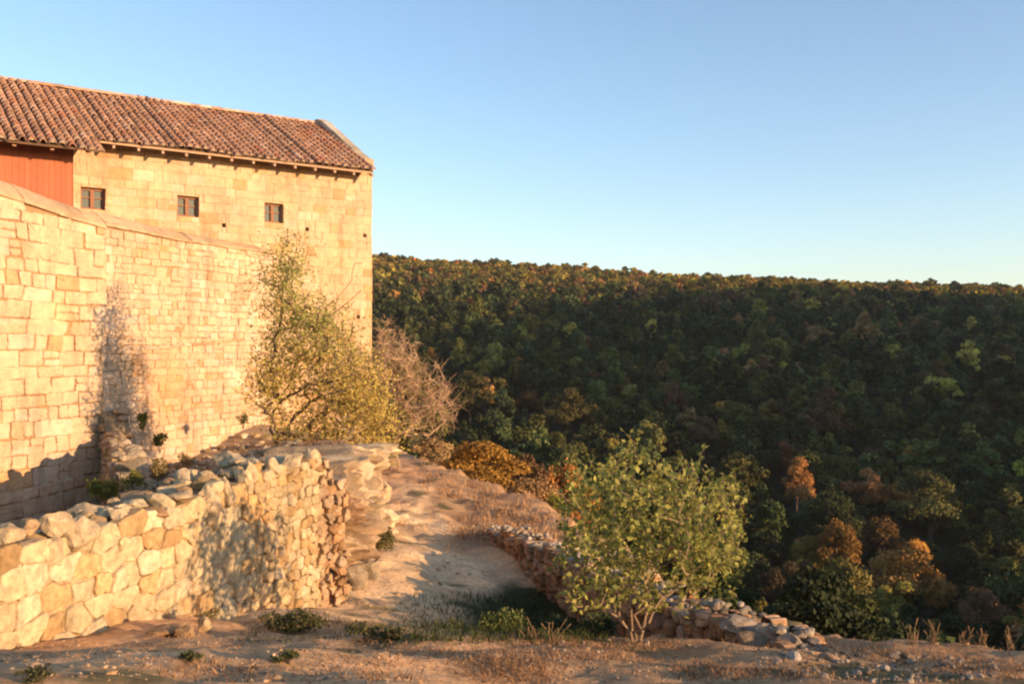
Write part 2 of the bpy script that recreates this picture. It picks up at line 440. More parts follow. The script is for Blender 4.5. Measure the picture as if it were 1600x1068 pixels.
def add_stones(mb, cells, frame, top, bot, colf, r, joint=.012, bulge=.03, rnd=1, depth=.12, off=.01, tilt=.04, seed=0, wob=0.004, skip=0.0):
    """frame(s, h, d) -> xyz; stones as domed cells"""
    for p in cells:
        P = np.array(p); cx, cy = P.mean(0)
        if cy > top(cx) or cy < bot(cx): continue
        if skip and r.random() < skip: continue
        P[:, 1] = np.minimum(P[:, 1], top(cx)+.04)
        # shrink for the joint
        w = np.ptp(P[:, 0]); hgt = np.ptp(P[:, 1])
        if w < .05 or hgt < .04: continue
        sc = np.array([max(.5, 1-2*joint/w), max(.5, 1-2*joint/hgt)])
        P = (P-[cx, cy])*sc
        # subdivide long edges so that they can wobble
        Q_ = []
        for i in range(len(P)):
            a = P[i]; b = P[(i+1) % len(P)]; Q_.append(a)
            L_ = np.linalg.norm(b-a)
            for k in range(int(L_/.22)):
                Q_.append(a+(b-a)*(k+1)/(int(L_/.22)+1))
        P = chaikin(Q_, rnd, .15)
        P = P+r.normal(0, wob, P.shape)
        n = len(P)
        o = off*r.uniform(-1, 1); tx, ty = r.normal(0, tilt, 2); bz = bulge*r.uniform(.5, 1.4)
        ring = []
        for (k, dz) in ((1, -depth), (1, 0), (.93, .72), (.68, .98)):
            R_ = P*k
            if dz == -depth: d = np.full(n, -depth)
            else: d = o+bz*dz+R_[:, 0]*tx+R_[:, 1]*ty+r.normal(0, bz*.2+.001, n)
            ring.append(np.column_stack([R_+[cx, cy], d]))
        cen = np.array([[cx, cy, o+bz]])
        A = np.vstack(ring+[cen])
        V = frame(A[:, 0], A[:, 1], A[:, 2])
        i = np.arange(n); j = (i+1) % n
        q = np.vstack([np.stack([i+n*k, j+n*k, j+n*(k+1), i+n*(k+1)], 1) for k in range(3)])
        t = np.stack([i+3*n, j+3*n, np.full(n, 4*n)], 1)
        mb.add(V, q, t, col=colf(cx, cy, r))

def line_frame(A, D, Nn, curve=None):
    A = np.asarray(A, float); D = np.asarray(D, float); Nn = np.asarray(Nn, float)
    def f(s, h, d):
        s = np.asarray(s, float); h = np.asarray(h, float); d = np.asarray(d, float)
        return np.stack([A[0]+D[0]*s+Nn[0]*d, A[1]+D[1]*s+Nn[1]*d, h], -1)
    return f

def body(mb, frame, ss, top, bot, d0, d1, col):
    """solid wall core between depths d1 (back) and d0 (front) following top and bottom profiles"""
    ss = np.asarray(ss, float); T = np.array([top(s) for s in ss]); B = np.array([bot(s) for s in ss])
    n = len(ss)
    V = np.vstack([frame(ss, B, np.full(n, d0)), frame(ss, T, np.full(n, d0)), frame(ss, T, np.full(n, d1)), frame(ss, B, np.full(n, d1))])
    i = np.arange(n-1)
    q = np.vstack([np.stack([i+n*k, i+1+n*k, i+1+n*((k+1) % 4), i+n*((k+1) % 4)], 1) for k in range(4)])
    q = np.vstack([q, [(0, n, 2*n, 3*n), (n-1, 4*n-1, 3*n-1, 2*n-1)]])
    mb.add(V, q, col=col)

SAND = np.array([.535, .385, .255])
def pal(r, base=SAND, sp=.10, red=.25, dark=0.0):
    c = base*(1+r.normal(0, sp)); 
    if r.random() < red: c = c*np.array([1.0, .86, .70])*r.uniform(.82, 1.0)
    if r.random() < .18: c = c*np.array([1.06, 1.1, 1.2])
    return np.clip(c*(1-dark), .03, .8)

def rock_mesh(r, size, cuts=9, sub=3, nz=.12):
    """angular boulder around the origin"""
    import bmesh
    bm = bmesh.new(); bmesh.ops.create_icosphere(bm, subdivisions=sub, radius=1)
    V = np.array([v.co[:] for v in bm.verts]); T = np.array([[v.index for v in f.verts] for f in bm.faces]); bm.free()
    for _ in range(cuts):
        n = r.normal(0, 1, 3); n /= np.linalg.norm(n); d = r.uniform(.48, .82)
        k = V@n-d; V = V-np.outer(np.clip(k, 0, None), n)
    sd = int(r.integers(1e6))
    V = V*(1+nz*fbm(V[:, 0]*1.6+sd % 97, V[:, 1]*1.6, V[:, 2]*1.6, 3, sd))[:, None]
    if sub > 2: V = V*(1+.05*np.abs(fbm(V[:, 0]*4+sd % 31, V[:, 1]*4, V[:, 2]*4, 3, sd+5)))[:, None]
    return V*np.asarray(size), T

def rotz(V, a):
    c_, s_ = math.cos(a), math.sin(a); return V@np.array([[c_, s_, 0], [-s_, c_, 0], [0, 0, 1]])

def boulder(name, r, pos, size, col, label, cat='stone', group=None, rot=None, cuts=9, sub=3, shade=False):
    V, T = rock_mesh(r, size, cuts, sub, .2)
    a = r.uniform(-.35, .35); V = V@np.array([[1, 0, 0], [0, math.cos(a), math.sin(a)], [0, -math.sin(a), math.cos(a)]])
    V = rotz(V, r.uniform(0, 6.28) if rot is None else rot)
    o = link(name, mesh_np(name, V, None, np.tile(col, (len(V), 1)), M_rubble, T, shade), pos)
    return tag(o, label, cat, group)

# ------------------------------------------------------------------ manor house
BC = np.array([-5.55, 38.0]); BL = np.array([-.814, -.581]); BL /= np.linalg.norm(BL); BO = np.array([-BL[1], BL[0]]); BO = BO if BO[1] < 0 else -BO
def bf(t, z, d): return line_frame(BC, BL, BO)(t, z, d)
def bp(t, d, z): return np.array([BC[0]+BL[0]*t+BO[0]*d, BC[1]+BL[1]*t+BO[1]*d, z])
def b_at(u, d=0.0):
    r_ = (u-800)/F; ax, ay = BC+BO*d
    return (ax-r_*ay)/(r_*BL[1]-BL[0])
def zb(u, v, d=0.0):
    t = b_at(u, d); return t, -(v-534)/F*(BC[1]+BO[1]*d+BL[1]*t)
EZ, SL = 6.70, .51
def roofz(d): return EZ+(.6-d)*SL
house = empty('stone_house', bp(6, -4.5, -4.6), label='large sandstone manor house with a red tiled roof, standing behind the curtain walls', cat='house')
TL = 17.5
wins = []
for (u0, v0, u1, v1) in ((126, 295, 165, 326), (277, 308, 311, 342), (413, 319, 443, 352)):
    ta, za = zb(u1, v0); tb, zc = zb(u0, v1); wins.append((ta, min(zc, za), tb, max(zc, za)))
wins = [(a, zt-.72, b, zt) for (a, _, b, zt) in wins]
r = np.random.default_rng(3)
cells = rect_minus(ashlar_cells(0, TL, -4.6, 7.0, .52, .36, r), wins)
holes = [zb(350, 352), zb(480, 358), zb(570, 368), zb(560, 495)]
hrect = [(t-.07, z-.07, t+.07, z+.07) for (t, z) in holes]
cells = rect_minus(cells, hrect)
def fcol(s, h, r):
    c = pal(r, SAND*np.array([1, .97, .9]), .035, .09)
    g_ = np.clip((5.2-h)/7+.2*noise3(s*.5, h*.5, 0, 5), 0, 1)
    return c*(1-.12*g_*np.array([.3, .9, 1.6]))
mb = MB()
cells = [warp([p], .04, .035, .5, 9, .006)[0] if not any(a-.6 < p[0][0] < c_+.6 and b_-.5 < p[0][1] < d_+.5 for (a, b_, c_, d_) in wins+hrect) else p for p in cells]
add_stones(mb, cells, bf, lambda s: 7.0, lambda s: -4.6, fcol, r, joint=.0045, bulge=.010, rnd=1, depth=.05, off=.005, tilt=.015, wob=.005)
# core wall with openings
ts = sorted({0.0, TL}|{w[0] for w in wins}|{w[2] for w in wins}|{w[0] for w in hrect}|{w[2] for w in hrect})
zs = sorted({-4.6, 7.0}|{w[1] for w in wins}|{w[3] for w in wins}|{w[1] for w in hrect}|{w[3] for w in hrect})
for i in range(len(ts)-1):
    for j in range(len(zs)-1):
        tm, zm = (ts[i]+ts[i+1])/2, (zs[j]+zs[j+1])/2
        if any(w[0] < tm < w[2] and w[1] < zm < w[3] for w in wins+hrect): continue
        mb.add([bp(ts[i], -.012, zs[j]), bp(ts[i+1], -.012, zs[j]), bp(ts[i+1], -.012, zs[j+1]), bp(ts[i], -.012, zs[j+1])], [(0, 1, 2, 3)], col=SAND*[.9, .84, .76])
for (a, b_, c_, d_) in wins+hrect:
    for (p, q_) in (((a, b_), (c_, b_)), ((c_, b_), (c_, d_)), ((c_, d_), (a, d_)), ((a, d_), (a, b_))):
        mb.add([bp(p[0], -.012, p[1]), bp(q_[0], -.012, q_[1]), bp(q_[0], -.34, q_[1]), bp(p[0], -.34, p[1])], [(0, 1, 2, 3)], col=SAND*.8)
for (a, b_, c_, d_) in hrect:
    mb.add([bp(a, -.34, b_), bp(c_, -.34, b_), bp(c_, -.34, d_), bp(a, -.34, d_)], [(0, 1, 2, 3)], col=(.03, .025, .02))
W2 = 9.14
# gable end wall (faces the valley) and back wall
mb.add([bp(0, -.05, -4.6), bp(0, -W2, -4.6), bp(0, -W2, 7.0), bp(0, -4.57, 9.3), bp(0, -.05, 7.0)], None, [(0, 1, 2), (0, 2, 3), (0, 3, 4)], col=SAND*.95)
mb.add([bp(0, -W2, -4.6), bp(TL, -W2, -4.6), bp(TL, -W2, 7.0), bp(0, -W2, 7.0)], [(0, 1, 2, 3)], col=SAND*.9)
mb.add([bp(TL, 0, -4.6), bp(TL, -W2, -4.6), bp(TL, -W2, 7.0), bp(TL, -4.57, 9.3), bp(TL, 0, 7.0)], None, [(0, 1, 2), (0, 2, 3), (0, 3, 4)], col=SAND*.9)
gf = lambda s, h, d: np.stack([BC[0]-BO[0]*s-BL[0]*d, BC[1]-BO[1]*s-BL[1]*d, np.asarray(h, float)], -1)
add_stones(mb, ashlar_cells(.0, W2, -4.6, 9.2, .52, .36, r), gf, lambda s: 7.0+.51*min(s, W2-s)-.2, lambda s: -4.6, fcol, r, joint=.007, bulge=.016, depth=.04, off=.006, tilt=.02)
mb.build('wall', M_wall, house)
# windows
for (a, b_, c_, d_) in wins:
    fr = MB(); wc = (.26, .12, .065)
    e = .075
    def fb(t0, t1, z0, z1, d0=-.24, dd=.06): fr.box(bp(t0, d0, z0), bp(t1, d0, z0)-bp(t0, d0, z0), bp(t0, d0+dd, z0)-bp(t0, d0, z0), (0, 0, z1-z0), col=wc)
    fb(a, a+e, b_, d_); fb(c_-e, c_, b_, d_); fb(a+e, c_-e, b_, b_+e); fb(a+e, c_-e, d_-e, d_)
    m_ = (a+c_)/2; fb(m_-.06, m_+.06, b_+e, d_-e, -.235, .075)
    hb = b_+(d_-b_)*.56; fb(a+e, m_-.045, hb-.02, hb+.02, -.235, .045); fb(m_+.045, c_-e, hb-.02, hb+.02, -.235, .045)
    w_ob = fr.build('window', M_wood, house)
    gl = MB(); gl.box(bp(a+.02, -.27, b_+.02), bp(c_-.02, -.27, b_)-bp(a+.02, -.27, b_), bp(0, .03, 0)-bp(0, 0, 0), (0, 0, d_-b_-.04)); gl.build('pane', M_glass, w_ob)
# roof: deck, pan and cover tiles
tiles = MB(); r = np.random.default_rng(5)
TERR = np.array([.40, .22, .135])
def tcol(k=1.0):
    c = TERR*(1+r.normal(0, .10))
    if r.random() < .16: c = c*np.array([1.12, 1.3, 1.45])
    if r.random() < .08: c = c*.7
    if r.random() < .06: c = np.array([.38, .16, .085])
    return np.clip(c*k, .03, .7)
nS = np.array([0, 0, 0.0])
def slope_pt(t, d, lift, dn=1):
    # on the front roof plane; lift is along the plane's normal
    nl = 1/math.hypot(1, SL)
    return bp(t, d+lift*SL*nl, roofz(d)+lift*nl)
LEFT_T = b_at(150, .9)
pitch = .28
t = .42
while t < TL:
    left = t > LEFT_T-.02
    de = 1.95 if left else .88
    d = de+r.uniform(-.04, .05); k = 0; tj = r.normal(0, .008)
    sag = .04*math.sin(t*1.1)+.03*math.sin(t*2.7+1)+r.normal(0, .012)
    while d > -4.5:
        L_ = .45; exp = .37*r.uniform(.9, 1.08)
        dx = L_*.89
        w0, w1 = .108*r.uniform(.93, 1.07), .086
        tt = t+tj+r.normal(0, .009); sk = r.normal(0, .012)
        col = tcol()
        a = np.linspace(0, math.pi, 8)
        V = []
        for (dd, ww, lf, s_) in ((d, w0, .075, 0), (d-dx, w1, .045, sk)):
            for q_ in a: V.append(slope_pt(tt+s_+ww*math.cos(q_), dd, lf+ww*math.sin(q_)*.95+sag))
        i = np.arange(7)
        tiles.add(V, np.stack([i, i+1, i+9, i+8], 1), col=col)
        # thickness of the lower rim
        V2 = [slope_pt(tt+(w0-.022)*math.cos(q_), d, .07+(w0-.022)*math.sin(q_)*.95+sag) for q_ in a]
        tiles.add(V[:8]+V2, np.stack([i, i+1, i+9, i+8], 1), col=col*1.15)
        if k == 0 and r.random() < .85:
            V3 = [slope_pt(tt+(w0-.02)*math.cos(q_), d-.03, .06+(w0-.02)*math.sin(q_)*.9+sag) for q_ in a]
            tiles.add(V3+[slope_pt(tt, d-.02, .07+sag)], None, [(m, m+1, 8) for m in range(7)], col=(.46, .36, .25))
        # pan tile between the columns
        V4 = []; pc = tcol(.6)
        for (dd, lf) in ((d+.02, .05), (d-dx+.02, .02)):
            for q_ in a: V4.append(slope_pt(tt+pitch/2+.1*math.cos(q_), dd, lf+.06-.075*math.sin(q_)+sag))
        tiles.add(V4, np.stack([i, i+1, i+9, i+8], 1), col=pc)
        d -= exp*.89; k += 1
    t += pitch
roof_mb = MB()
for (t0, t1, de) in ((.38, LEFT_T-.06, .86), (LEFT_T-.06, TL+.1, 1.93)):
    V = [slope_pt(t_, d_, l_) for l_ in (-.04, .02) for (t_, d_) in ((t0, de), (t1, de), (t1, -4.57), (t0, -4.57))]
    roof_mb.add(V, [(0, 1, 2, 3), (7, 6, 5, 4), (0, 4, 5, 1), (1, 5, 6, 2), (2, 6, 7, 3), (3, 7, 4, 0)], col=(.16, .09, .05))
zr = roofz(-4.57)
def bslope(t, dd, l): return bp(t, -4.57-dd, zr-dd*SL+l)
V = [bslope(t_, d_, l_) for l_ in (-.04, .06) for (t_, d_) in ((.38, 0), (TL, 0), (TL, 5.2), (.38, 5.2))]
roof_mb.add(V, [(0, 1, 2, 3), (7, 6, 5, 4), (0, 4, 5, 1), (1, 5, 6, 2), (2, 6, 7, 3), (3, 7, 4, 0)], col=(.3, .14, .08))
roof = roof_mb.build('roof', M_tile, house)
tiles.build('roof_tiles', M_tile, roof)
rd = MB(); t = .3
while t < TL:   # ridge tiles
    a = np.linspace(-.15, math.pi+.15, 9); V = []; L_ = .42
    for (tt, w) in ((t, .135), (t+L_+.04, .115)):
        for q_ in a: V.append(bp(tt, -4.57+w*math.cos(q_), zr+.1+w*math.sin(q_)*.85+r.normal(0, .004)))
    i = np.arange(8); rd.add(V, np.stack([i, i+1, i+10, i+9], 1), col=tcol(1.1)*np.array([1.1, 1.25, 1.3])); t += L_
rd.build('ridge_tiles', M_tile, roof)
# eave board and rafters
eb = MB(); eb.box(slope_pt(.42, .86, -.085), bp(LEFT_T-.42, 0, 0)-bp(.1, 0, 0)+bp(.1, 0, 0)-bp(0, 0, 0)-(bp(.1, 0, 0)-bp(0, 0, 0)), bp(0, .035, 0)-bp(0, 0, 0), (0, 0, .06), col=(.42, .27, .16))
eb.build('eave_board', M_wood, roof)
t = .35
while t < LEFT_T-.2:
    rf = MB(); p0 = slope_pt(t, -.05, -.19); p1 = slope_pt(t, .93, -.19)
    rf.box(p0, p1-p0, bp(.085, 0, 0)-bp(0, 0, 0), (0, 0, .10), col=(.36, .23, .15)); rf.build('rafter', M_wood, roof); t += .79
t = LEFT_T+.35
while t < TL:
    rf = MB(); p0 = slope_pt(t, .6, -.16); p1 = slope_pt(t, 1.85, -.16)
    rf.box(p0, p1-p0, bp(.11, 0, 0)-bp(0, 0, 0), (0, 0, .11), col=(.34, .17, .10)); rf.build('rafter', M_wood, roof); t += 1.05
# red plank bay under the wider eave
tb0 = b_at(113, .75)
bay = MB(); t = tb0
while t < TL:
    w = r.uniform(.15, .2); c_ = np.array([.36, .115, .055])*(1+r.normal(0, .06))
    bay.box(bp(t, .66, 3.0), bp(w-.006, 0, 0)-bp(0, 0, 0), bp(0, .09+r.uniform(-.004, .006), 0)-bp(0, 0, 0), (0, 0, roofz(.75)-3.05), col=c_); t += w
bay.box(bp(tb0-.03, .05, 3.0), bp(.03, 0, 0)-bp(0, 0, 0), bp(0, .72, 0)-bp(0, 0, 0), (0, 0, roofz(.75)-3.06), col=(.36, .11, .05))
bay.box(bp(tb0, .0, 2.9), bp(TL-tb0, 0, 0)-bp(0, 0, 0), bp(0, .8, 0)-bp(0, 0, 0), (0, 0, .1), col=(.3, .15, .08))
bb = bay.build('plank_bay', M_wood, house); bb['label'] = 'projecting bay of red painted planks'
# stepped gable parapet at the valley end
gp = MB(); prof = [(.12, 6.55), (.12, 7.2), (-.25, 7.34), (-.7, 7.55), (-1.3, 7.92), (-2.1, 8.38), (-3.0, 8.90), (-3.9, 9.42), (-4.3, 9.58), (-4.9, 9.60), (-5.6, 9.16), (-9.3, 7.2)]
for k in range(1, len(prof)-1):
    (d0, z0), (d1, z1) = prof[k], prof[k+1]
    t0, t1 = -.012-r.uniform(0, .008), .36+r.uniform(-.02, .02); dz = r.uniform(-.015, .02)
    zb0 = max(roofz(d0)-.15, 6.6) if d0 > -4.57 else zr-.9; zb1 = roofz(d1)-.15 if d1 > -4.57 else zr-1.2-(-4.57-d1)*.4
    V = [bp(t_, d_, z_) for t_ in (t0, t1) for (d_, z_) in ((d0-.006, zb0), (d0-.006, z0+dz), (d1, z1+dz), (d1, zb1))]
    gp.add(V, [(0, 1, 2, 3), (7, 6, 5, 4), (0, 4, 5, 1), (1, 5, 6, 2), (2, 6, 7, 3), (3, 7, 4, 0)], col=pal(r, np.array([.40, .33, .24]), .08, .1))
gp.box(bp(-.012, .0, 6.75), bp(.40, 0, 0)-bp(0, 0, 0), bp(0, .14, 0)-bp(0, 0, 0), (0, 0, .46), col=(.42, .30, .19))
gp.build('gable_parapet', M_wall, house)
ch = MB(); tc_ = b_at(151, -4.9)
ch.box(bp(tc_-.16, -5.6, zr-.8), bp(.34, 0, 0)-bp(0, 0, 0), bp(0, .34, 0)-bp(0, 0, 0), (0, 0, 1.06), col=(.8, .78, .74))
ch.box(bp(tc_-.1, -5.54, zr+.26), bp(.2, 0, 0)-bp(0, 0, 0), bp(0, .2, 0)-bp(0, 0, 0), (0, 0, .14), col=(.8, .78, .74))
cho = ch.build('chimney', M_plaster, house); cho['label'] = 'white chimney tip'

# ------------------------------------------------------------------ tall curtain walls
def wall_line(p0, p1):
    A = np.array(p0, float); D = np.array(p1, float)-A; L_ = np.linalg.norm(D); D /= L_
    Nn = np.array([D[1], -D[0]]); return A, D, Nn, L_
# right section: from the seam to the manor wall
PR0 = np.array([-12.3, 26.9]); PR1 = np.array([-8.75, 35.75])
PR0 = np.array([-11.86, 28.0])-(np.array([3.06, 7.7])*.12)
A2, D2, N2, L2 = wall_line(PR0, np.array([-8.80, 35.7]))
def s_at(A, D, u): r_ = (u-800)/F; return (A[0]-r_*A[1])/(r_*D[1]-D[0])
def s_uv(A, D, u, v): s = s_at(A, D, u); return s, -(v-534)/F*(A[1]+D[1]*s)
tp = [s_uv(A2, D2, u, v) for (u, v) in ((150, 352), (180, 356), (230, 366), (300, 379), (360, 388), (430, 397))]
TS2, TZ2 = [p[0] for p in tp], [p[1] for p in tp]
top2 = lambda s: float(np.interp(s, TS2, TZ2))
fr2 = line_frame(A2, D2, N2)
r = np.random.default_rng(11)
lg = [s_uv(A2, D2, 205, 546), s_uv(A2, D2, 408, 527)]
def ledge(s): return float(np.interp(s, [lg[0][0], lg[1][0]], [lg[0][1], lg[1][1]]))
sm = s_uv(A2, D2, 190, 560)
def col2(s, h, r):
    c = pal(r, SAND*1.02, .04, .08)
    # orange iron stain near the seam
    sx, sz = s_uv(A2, D2, 262, 605)
    w = math.exp(-((s-sx)/1.0)**2-((h-sz)/1.3)**2); c = c*(1-w*np.array([.0, .22, .42]))
    return c
mb = MB()
cells = ashlar_cells(-.3, L2+.2, -5, 3.7, .34, .24, r, .3)
cells = warp(cells, .08, .07, .55, 3, .016)
add_stones(mb, cells, fr2, lambda s: top2(s), lambda s: -5, col2, r, joint=.006, bulge=.018, rnd=2, depth=.06, off=.016, tilt=.045, wob=.006, skip=.008)
body(mb, fr2, np.linspace(-.3, L2+.2, 12), top2, lambda s: -5.2, -.022, -1.0, SAND*[.82, .72, .6])
tw2 = empty('curtain_wall', (*(A2+D2*L2/2), -4), label='tall curtain wall of small squared stones, running from the shaded seam to the manor corner', cat='stone wall')
mb.build('masonry', M_wall, tw2)
def coping(fr, ss, top, hh, dep, r, name, parent, col):
    mb = MB()
    for a, b_ in zip(ss[:-1], ss[1:]):
        g0 = .004
        n = 4; S = np.linspace(a+g0, b_-g0, n); jz = r.normal(0, .012)
        prof = [(.09, 0), (.10, .07), (.05, .12), (-dep*.5, hh*.72), (-dep, hh), (-dep-.3, hh), (-dep-.3, -.05), (.0, -.02)]
        V = np.vstack([fr(np.full(len(prof), s), [top(s)+p[1]*(hf(s))+jz+r.normal(0, .006) for p in prof], [p[0]+r.normal(0, .008) for p in prof]) for s in S])
        m = len(prof); q = []
        for k in range(n-1):
            for e in range(m): q.append((k*m+e, k*m+(e+1) % m, (k+1)*m+(e+1) % m, (k+1)*m+e))
        tcap = [(0, e, e+1) for e in range(1, m-1)]+[((n-1)*m, (n-1)*m+e+1, (n-1)*m+e) for e in range(1, m-1)]
        mb.add(V, q, tcap, col=np.array(col)*r.uniform(.93, 1.06))
    return mb.build(name, M_wall, parent)
hf = lambda s: 1.0
edges = [-.3]
while edges[-1] < L2+.1: edges.append(edges[-1]+r.uniform(.5, 1.0))
hf = lambda s: float(np.interp(s, [0, L2], [1.0, .55]))
coping(fr2, edges, top2, .46, .42, r, 'coping', tw2, (.52, .355, .215))
# ledge course
lm = MB(); s = lg[0][0]
while s < L2:
    w = r.uniform(.35, .7); z0 = ledge(s+w/2)
    lm.box(fr2(s+.004, z0-.045+r.normal(0, .008), -.05), fr2(w-.008, 0, 0)-fr2(0, 0, 0), fr2(0, 0, .13+r.uniform(-.02, .015))-fr2(0, 0, 0), (0, 0, .085), col=pal(r, SAND*.92, .07, .4)); s += w
lo = lm.build('ledge', M_wall, tw2); lo['label'] = 'thin projecting ledge course'
# left section: larger blocks, nearer
A1 = np.array([-11.80, 27.78]); D1 = np.array([.45, 1.0]); D1 /= np.linalg.norm(D1); A1 = A1-D1*9; N1 = np.array([D1[1], -D1[0]]); L1 = 9.0
fr1 = line_frame(A1, D1, N1)
tp = [s_uv(A1, D1, u, v) for (u, v) in ((0, 305), (50, 322), (100, 339), (165, 358))]
sl_ = (tp[1][1]-tp[0][1])/(tp[1][0]-tp[0][0])
TS1 = [0]+[p[0] for p in tp]; TZ1 = [tp[0][1]-sl_*tp[0][0]*.5]+[p[1] for p in tp]
top1 = lambda s: float(np.interp(s, TS1, TZ1))
r = np.random.default_rng(12)
def col1(s, h, r): return pal(r, SAND*np.array([1.04, 1.03, 1.0]), .035, .07)
mb = MB()
cells = ashlar_cells(0, L1, -5.4, 5.6, .56, .40, r, .2)
def jag(p):   # broken right edge
    return p
cells = warp(cells, .10, .09, .45, 8, .02)
add_stones(mb, cells, fr1, top1, lambda s: -5.4, col1, r, joint=.009, bulge=.026, rnd=2, depth=.08, off=.02, tilt=.035, wob=.008)
body(mb, fr1, np.linspace(0, L1-.02, 14), top1, lambda s: -5.6, -.03, -1.3, SAND*[.7, .6, .46])
tw1 = empty('curtain_wall', (*(A1+D1*6), -5), label='tall curtain wall of large pale blocks at the left edge, left of the shaded seam', cat='stone wall')
mb.build('masonry', M_wall, tw1)
edges = [0]
while edges[-1] < L1-.1: edges.append(min(L1, edges[-1]+r.uniform(.6, 1.2)))
hf = lambda s: float(np.interp(s, [0, L1], [1.25, .95]))
coping(fr1, edges, top1, .5, .45, r, 'coping', tw1, (.52, .355, .215))

# torn rubble core along the seam: a broken cross wall
r = np.random.default_rng(15)
CA, CD, CN, CL = wall_line((-11.3, 28.0), (-8.0, 21.4))
CN = -CN if CN[0] < 0 else CN
frc = line_frame(CA, CD, CN)
ctop = lambda s: float(np.interp(s, [0, .5, 1.2, 2.2, 3.4, 4.6, 5.6, CL], [-2.0, -2.4, -2.85, -2.95, -2.95, -2.9, -2.9, -3.2]))+.12*math.sin(s*5)
cbot = lambda s: -5.2
mb = MB()
add_stones(mb, voronoi_cells(0, CL, -5.2, -.6, .34, .26, .22, r), frc, ctop, cbot, lambda s, h, r: pal(r, np.array([.34, .27, .18]), .14, .3), r, joint=.02, bulge=.06, rnd=2, depth=.1, off=.05, tilt=.12)
frc2 = line_frame(CA-CN*.6, CD, -CN)
add_stones(mb, voronoi_cells(0, CL, -5.2, -.6, .34, .26, .22, r), frc2, ctop, cbot, lambda s, h, r: pal(r, np.array([.34, .27, .18]), .14, .3), r, joint=.02, bulge=.06, rnd=2, depth=.1, off=.05, tilt=.12)
fre = line_frame(CA+CD*CL, -CN, CD)
add_stones(mb, voronoi_cells(0, .6, -5.2, -2.5, .3, .24, .22, r), fre, lambda s: -2.9, cbot, lambda s, h, r: pal(r, np.array([.34, .27, .18]), .14, .3), r, joint=.02, bulge=.07, rnd=2, depth=.1, off=.05, tilt=.12)
body(mb, frc, np.linspace(0, CL, 20), ctop, cbot, -.03, -.57, np.array([.26, .2, .13]))
for k in range(60):
    s = r.uniform(0, CL); V, T = rock_mesh(r, r.uniform(.12, .26)*np.array([1.2, 1, .8]), 7, 2); mb.add(V+frc(s, ctop(s)+r.uniform(-.05, .08), r.uniform(-.6, .05)), None, T, col=pal(r, np.array([.36, .28, .19]), .15, .3))
sw = mb.build('broken_wall', M_rubble)
tag(sw, 'ruined stub of grey rubble standing out from the tall walls at their seam, weeds on it', 'ruined wall')

# ------------------------------------------------------------------ low wall in front
frw = line_frame(WA, WD, WN)
tw = [(-6, -1.7), (-2, -1.72), (0, -1.74), (.74, -1.80), (1.62, -1.72), (2.69, -1.68), (4.02, -1.62), (5.0, -1.58), (5.53, -1.62), (5.75, -1.75)]
wtop = lambda s: float(np.interp(s, [p[0] for p in tw], [p[1] for p in tw]))
def wbot(s):
    y = WA[1]+WD[1]*s; return float(np.interp(y, PY, PZ))-.35
r = np.random.default_rng(21)
low = empty('rubble_wall', (*(WA+WD*2), -3.2), label='low sunlit wall of rough pale stones in the left foreground', cat='stone wall')
def colw(s, h, r):
    c = pal(r, np.array([.51, .385, .225]), .10, .22)
    if s > 4.0: c = c*np.array([.93, .91, .88])
    return c
mb = MB()
big = [p for p in voronoi_cells(-6, 5.75, -4.6, -1.3, .31, .22, .33, r) if np.mean([a[0] for a in p]) < 3.9+.25*math.sin(8*np.mean([a[1] for a in p]))]
small = [p for p in voronoi_cells(2.8, 5.75, -4.6, -1.3, .18, .13, .27, r) if np.mean([a[0] for a in p]) >= 3.9+.25*math.sin(8*np.mean([a[1] for a in p]))]
add_stones(mb, big, frw, wtop, wbot, colw, r, joint=.005, bulge=.020, rnd=1, depth=.12, off=.022, tilt=.06, wob=.010)
add_stones(mb, small, frw, wtop, wbot, colw, r, joint=.004, bulge=.020, rnd=1, depth=.1, off=.024, tilt=.12, wob=.009)
body(mb, frw, np.linspace(-6, 5.72, 40), lambda s: wtop(s)-.08, wbot, -.016, -.62, np.array([.44, .31, .175]))
frb = line_frame(WA-WN*.66, WD, -WN)
add_stones(mb, voronoi_cells(-6, 5.7, -4.0, -1.5, .34, .25, .2, r), frb, lambda s: wtop(s)-.1, lambda s: -4.2, colw, r, joint=.012, bulge=.05, rnd=2, depth=.1, off=.03, tilt=.08)
mb.build('masonry', M_rubble, low)
# broken end: reddish core of small stones
mb = MB()
ED = np.array([.5, .62])/math.hypot(.5, .62); fre = line_frame((-2.76, 13.40), ED, (ED[1], -ED[0]))
endtop = lambda s: -1.72-.35*s+.1*math.sin(9*s)
add_stones(mb, voronoi_cells(-.05, .58, -4.4, -1.4, .14, .13, .42, r), fre, endtop, lambda s: -4.4, lambda s, h, r: pal(r, np.array([.44, .295, .175]), .12, .4), r, joint=.004, bulge=.035, rnd=1, depth=.25, off=.05, tilt=.28, wob=.016)
body(mb, fre, np.linspace(-.05, .58, 8), lambda s: endtop(s)-.1, lambda s: -4.5, -.02, -.6, np.array([.40, .245, .135]))
eo = mb.build('broken_end', M_rubble, low); eo['label'] = 'torn end showing a core of reddish rubble'
# top course: rough stones bedded along the wall head (part of the masonry)
mb = MB(); s = -6
while s < 5.6:
    w = r.uniform(.12, .30); d = r.uniform(-.5, -.10)
    V, T = rock_mesh(r, np.array([w*.55, r.uniform(.10, .2), r.uniform(.06, .11)]), 12, 3)
    V = rotz(V, math.atan2(WD[1], WD[0])+r.normal(0, .2))
    mb.add(V+frw(s, wtop(s)-.02, d), None, T, col=colw(s, 0, r)); s += w*.62
to = mb.build('top_course', M_rubble, low); to['label'] = 'uneven top course of rounded stones'

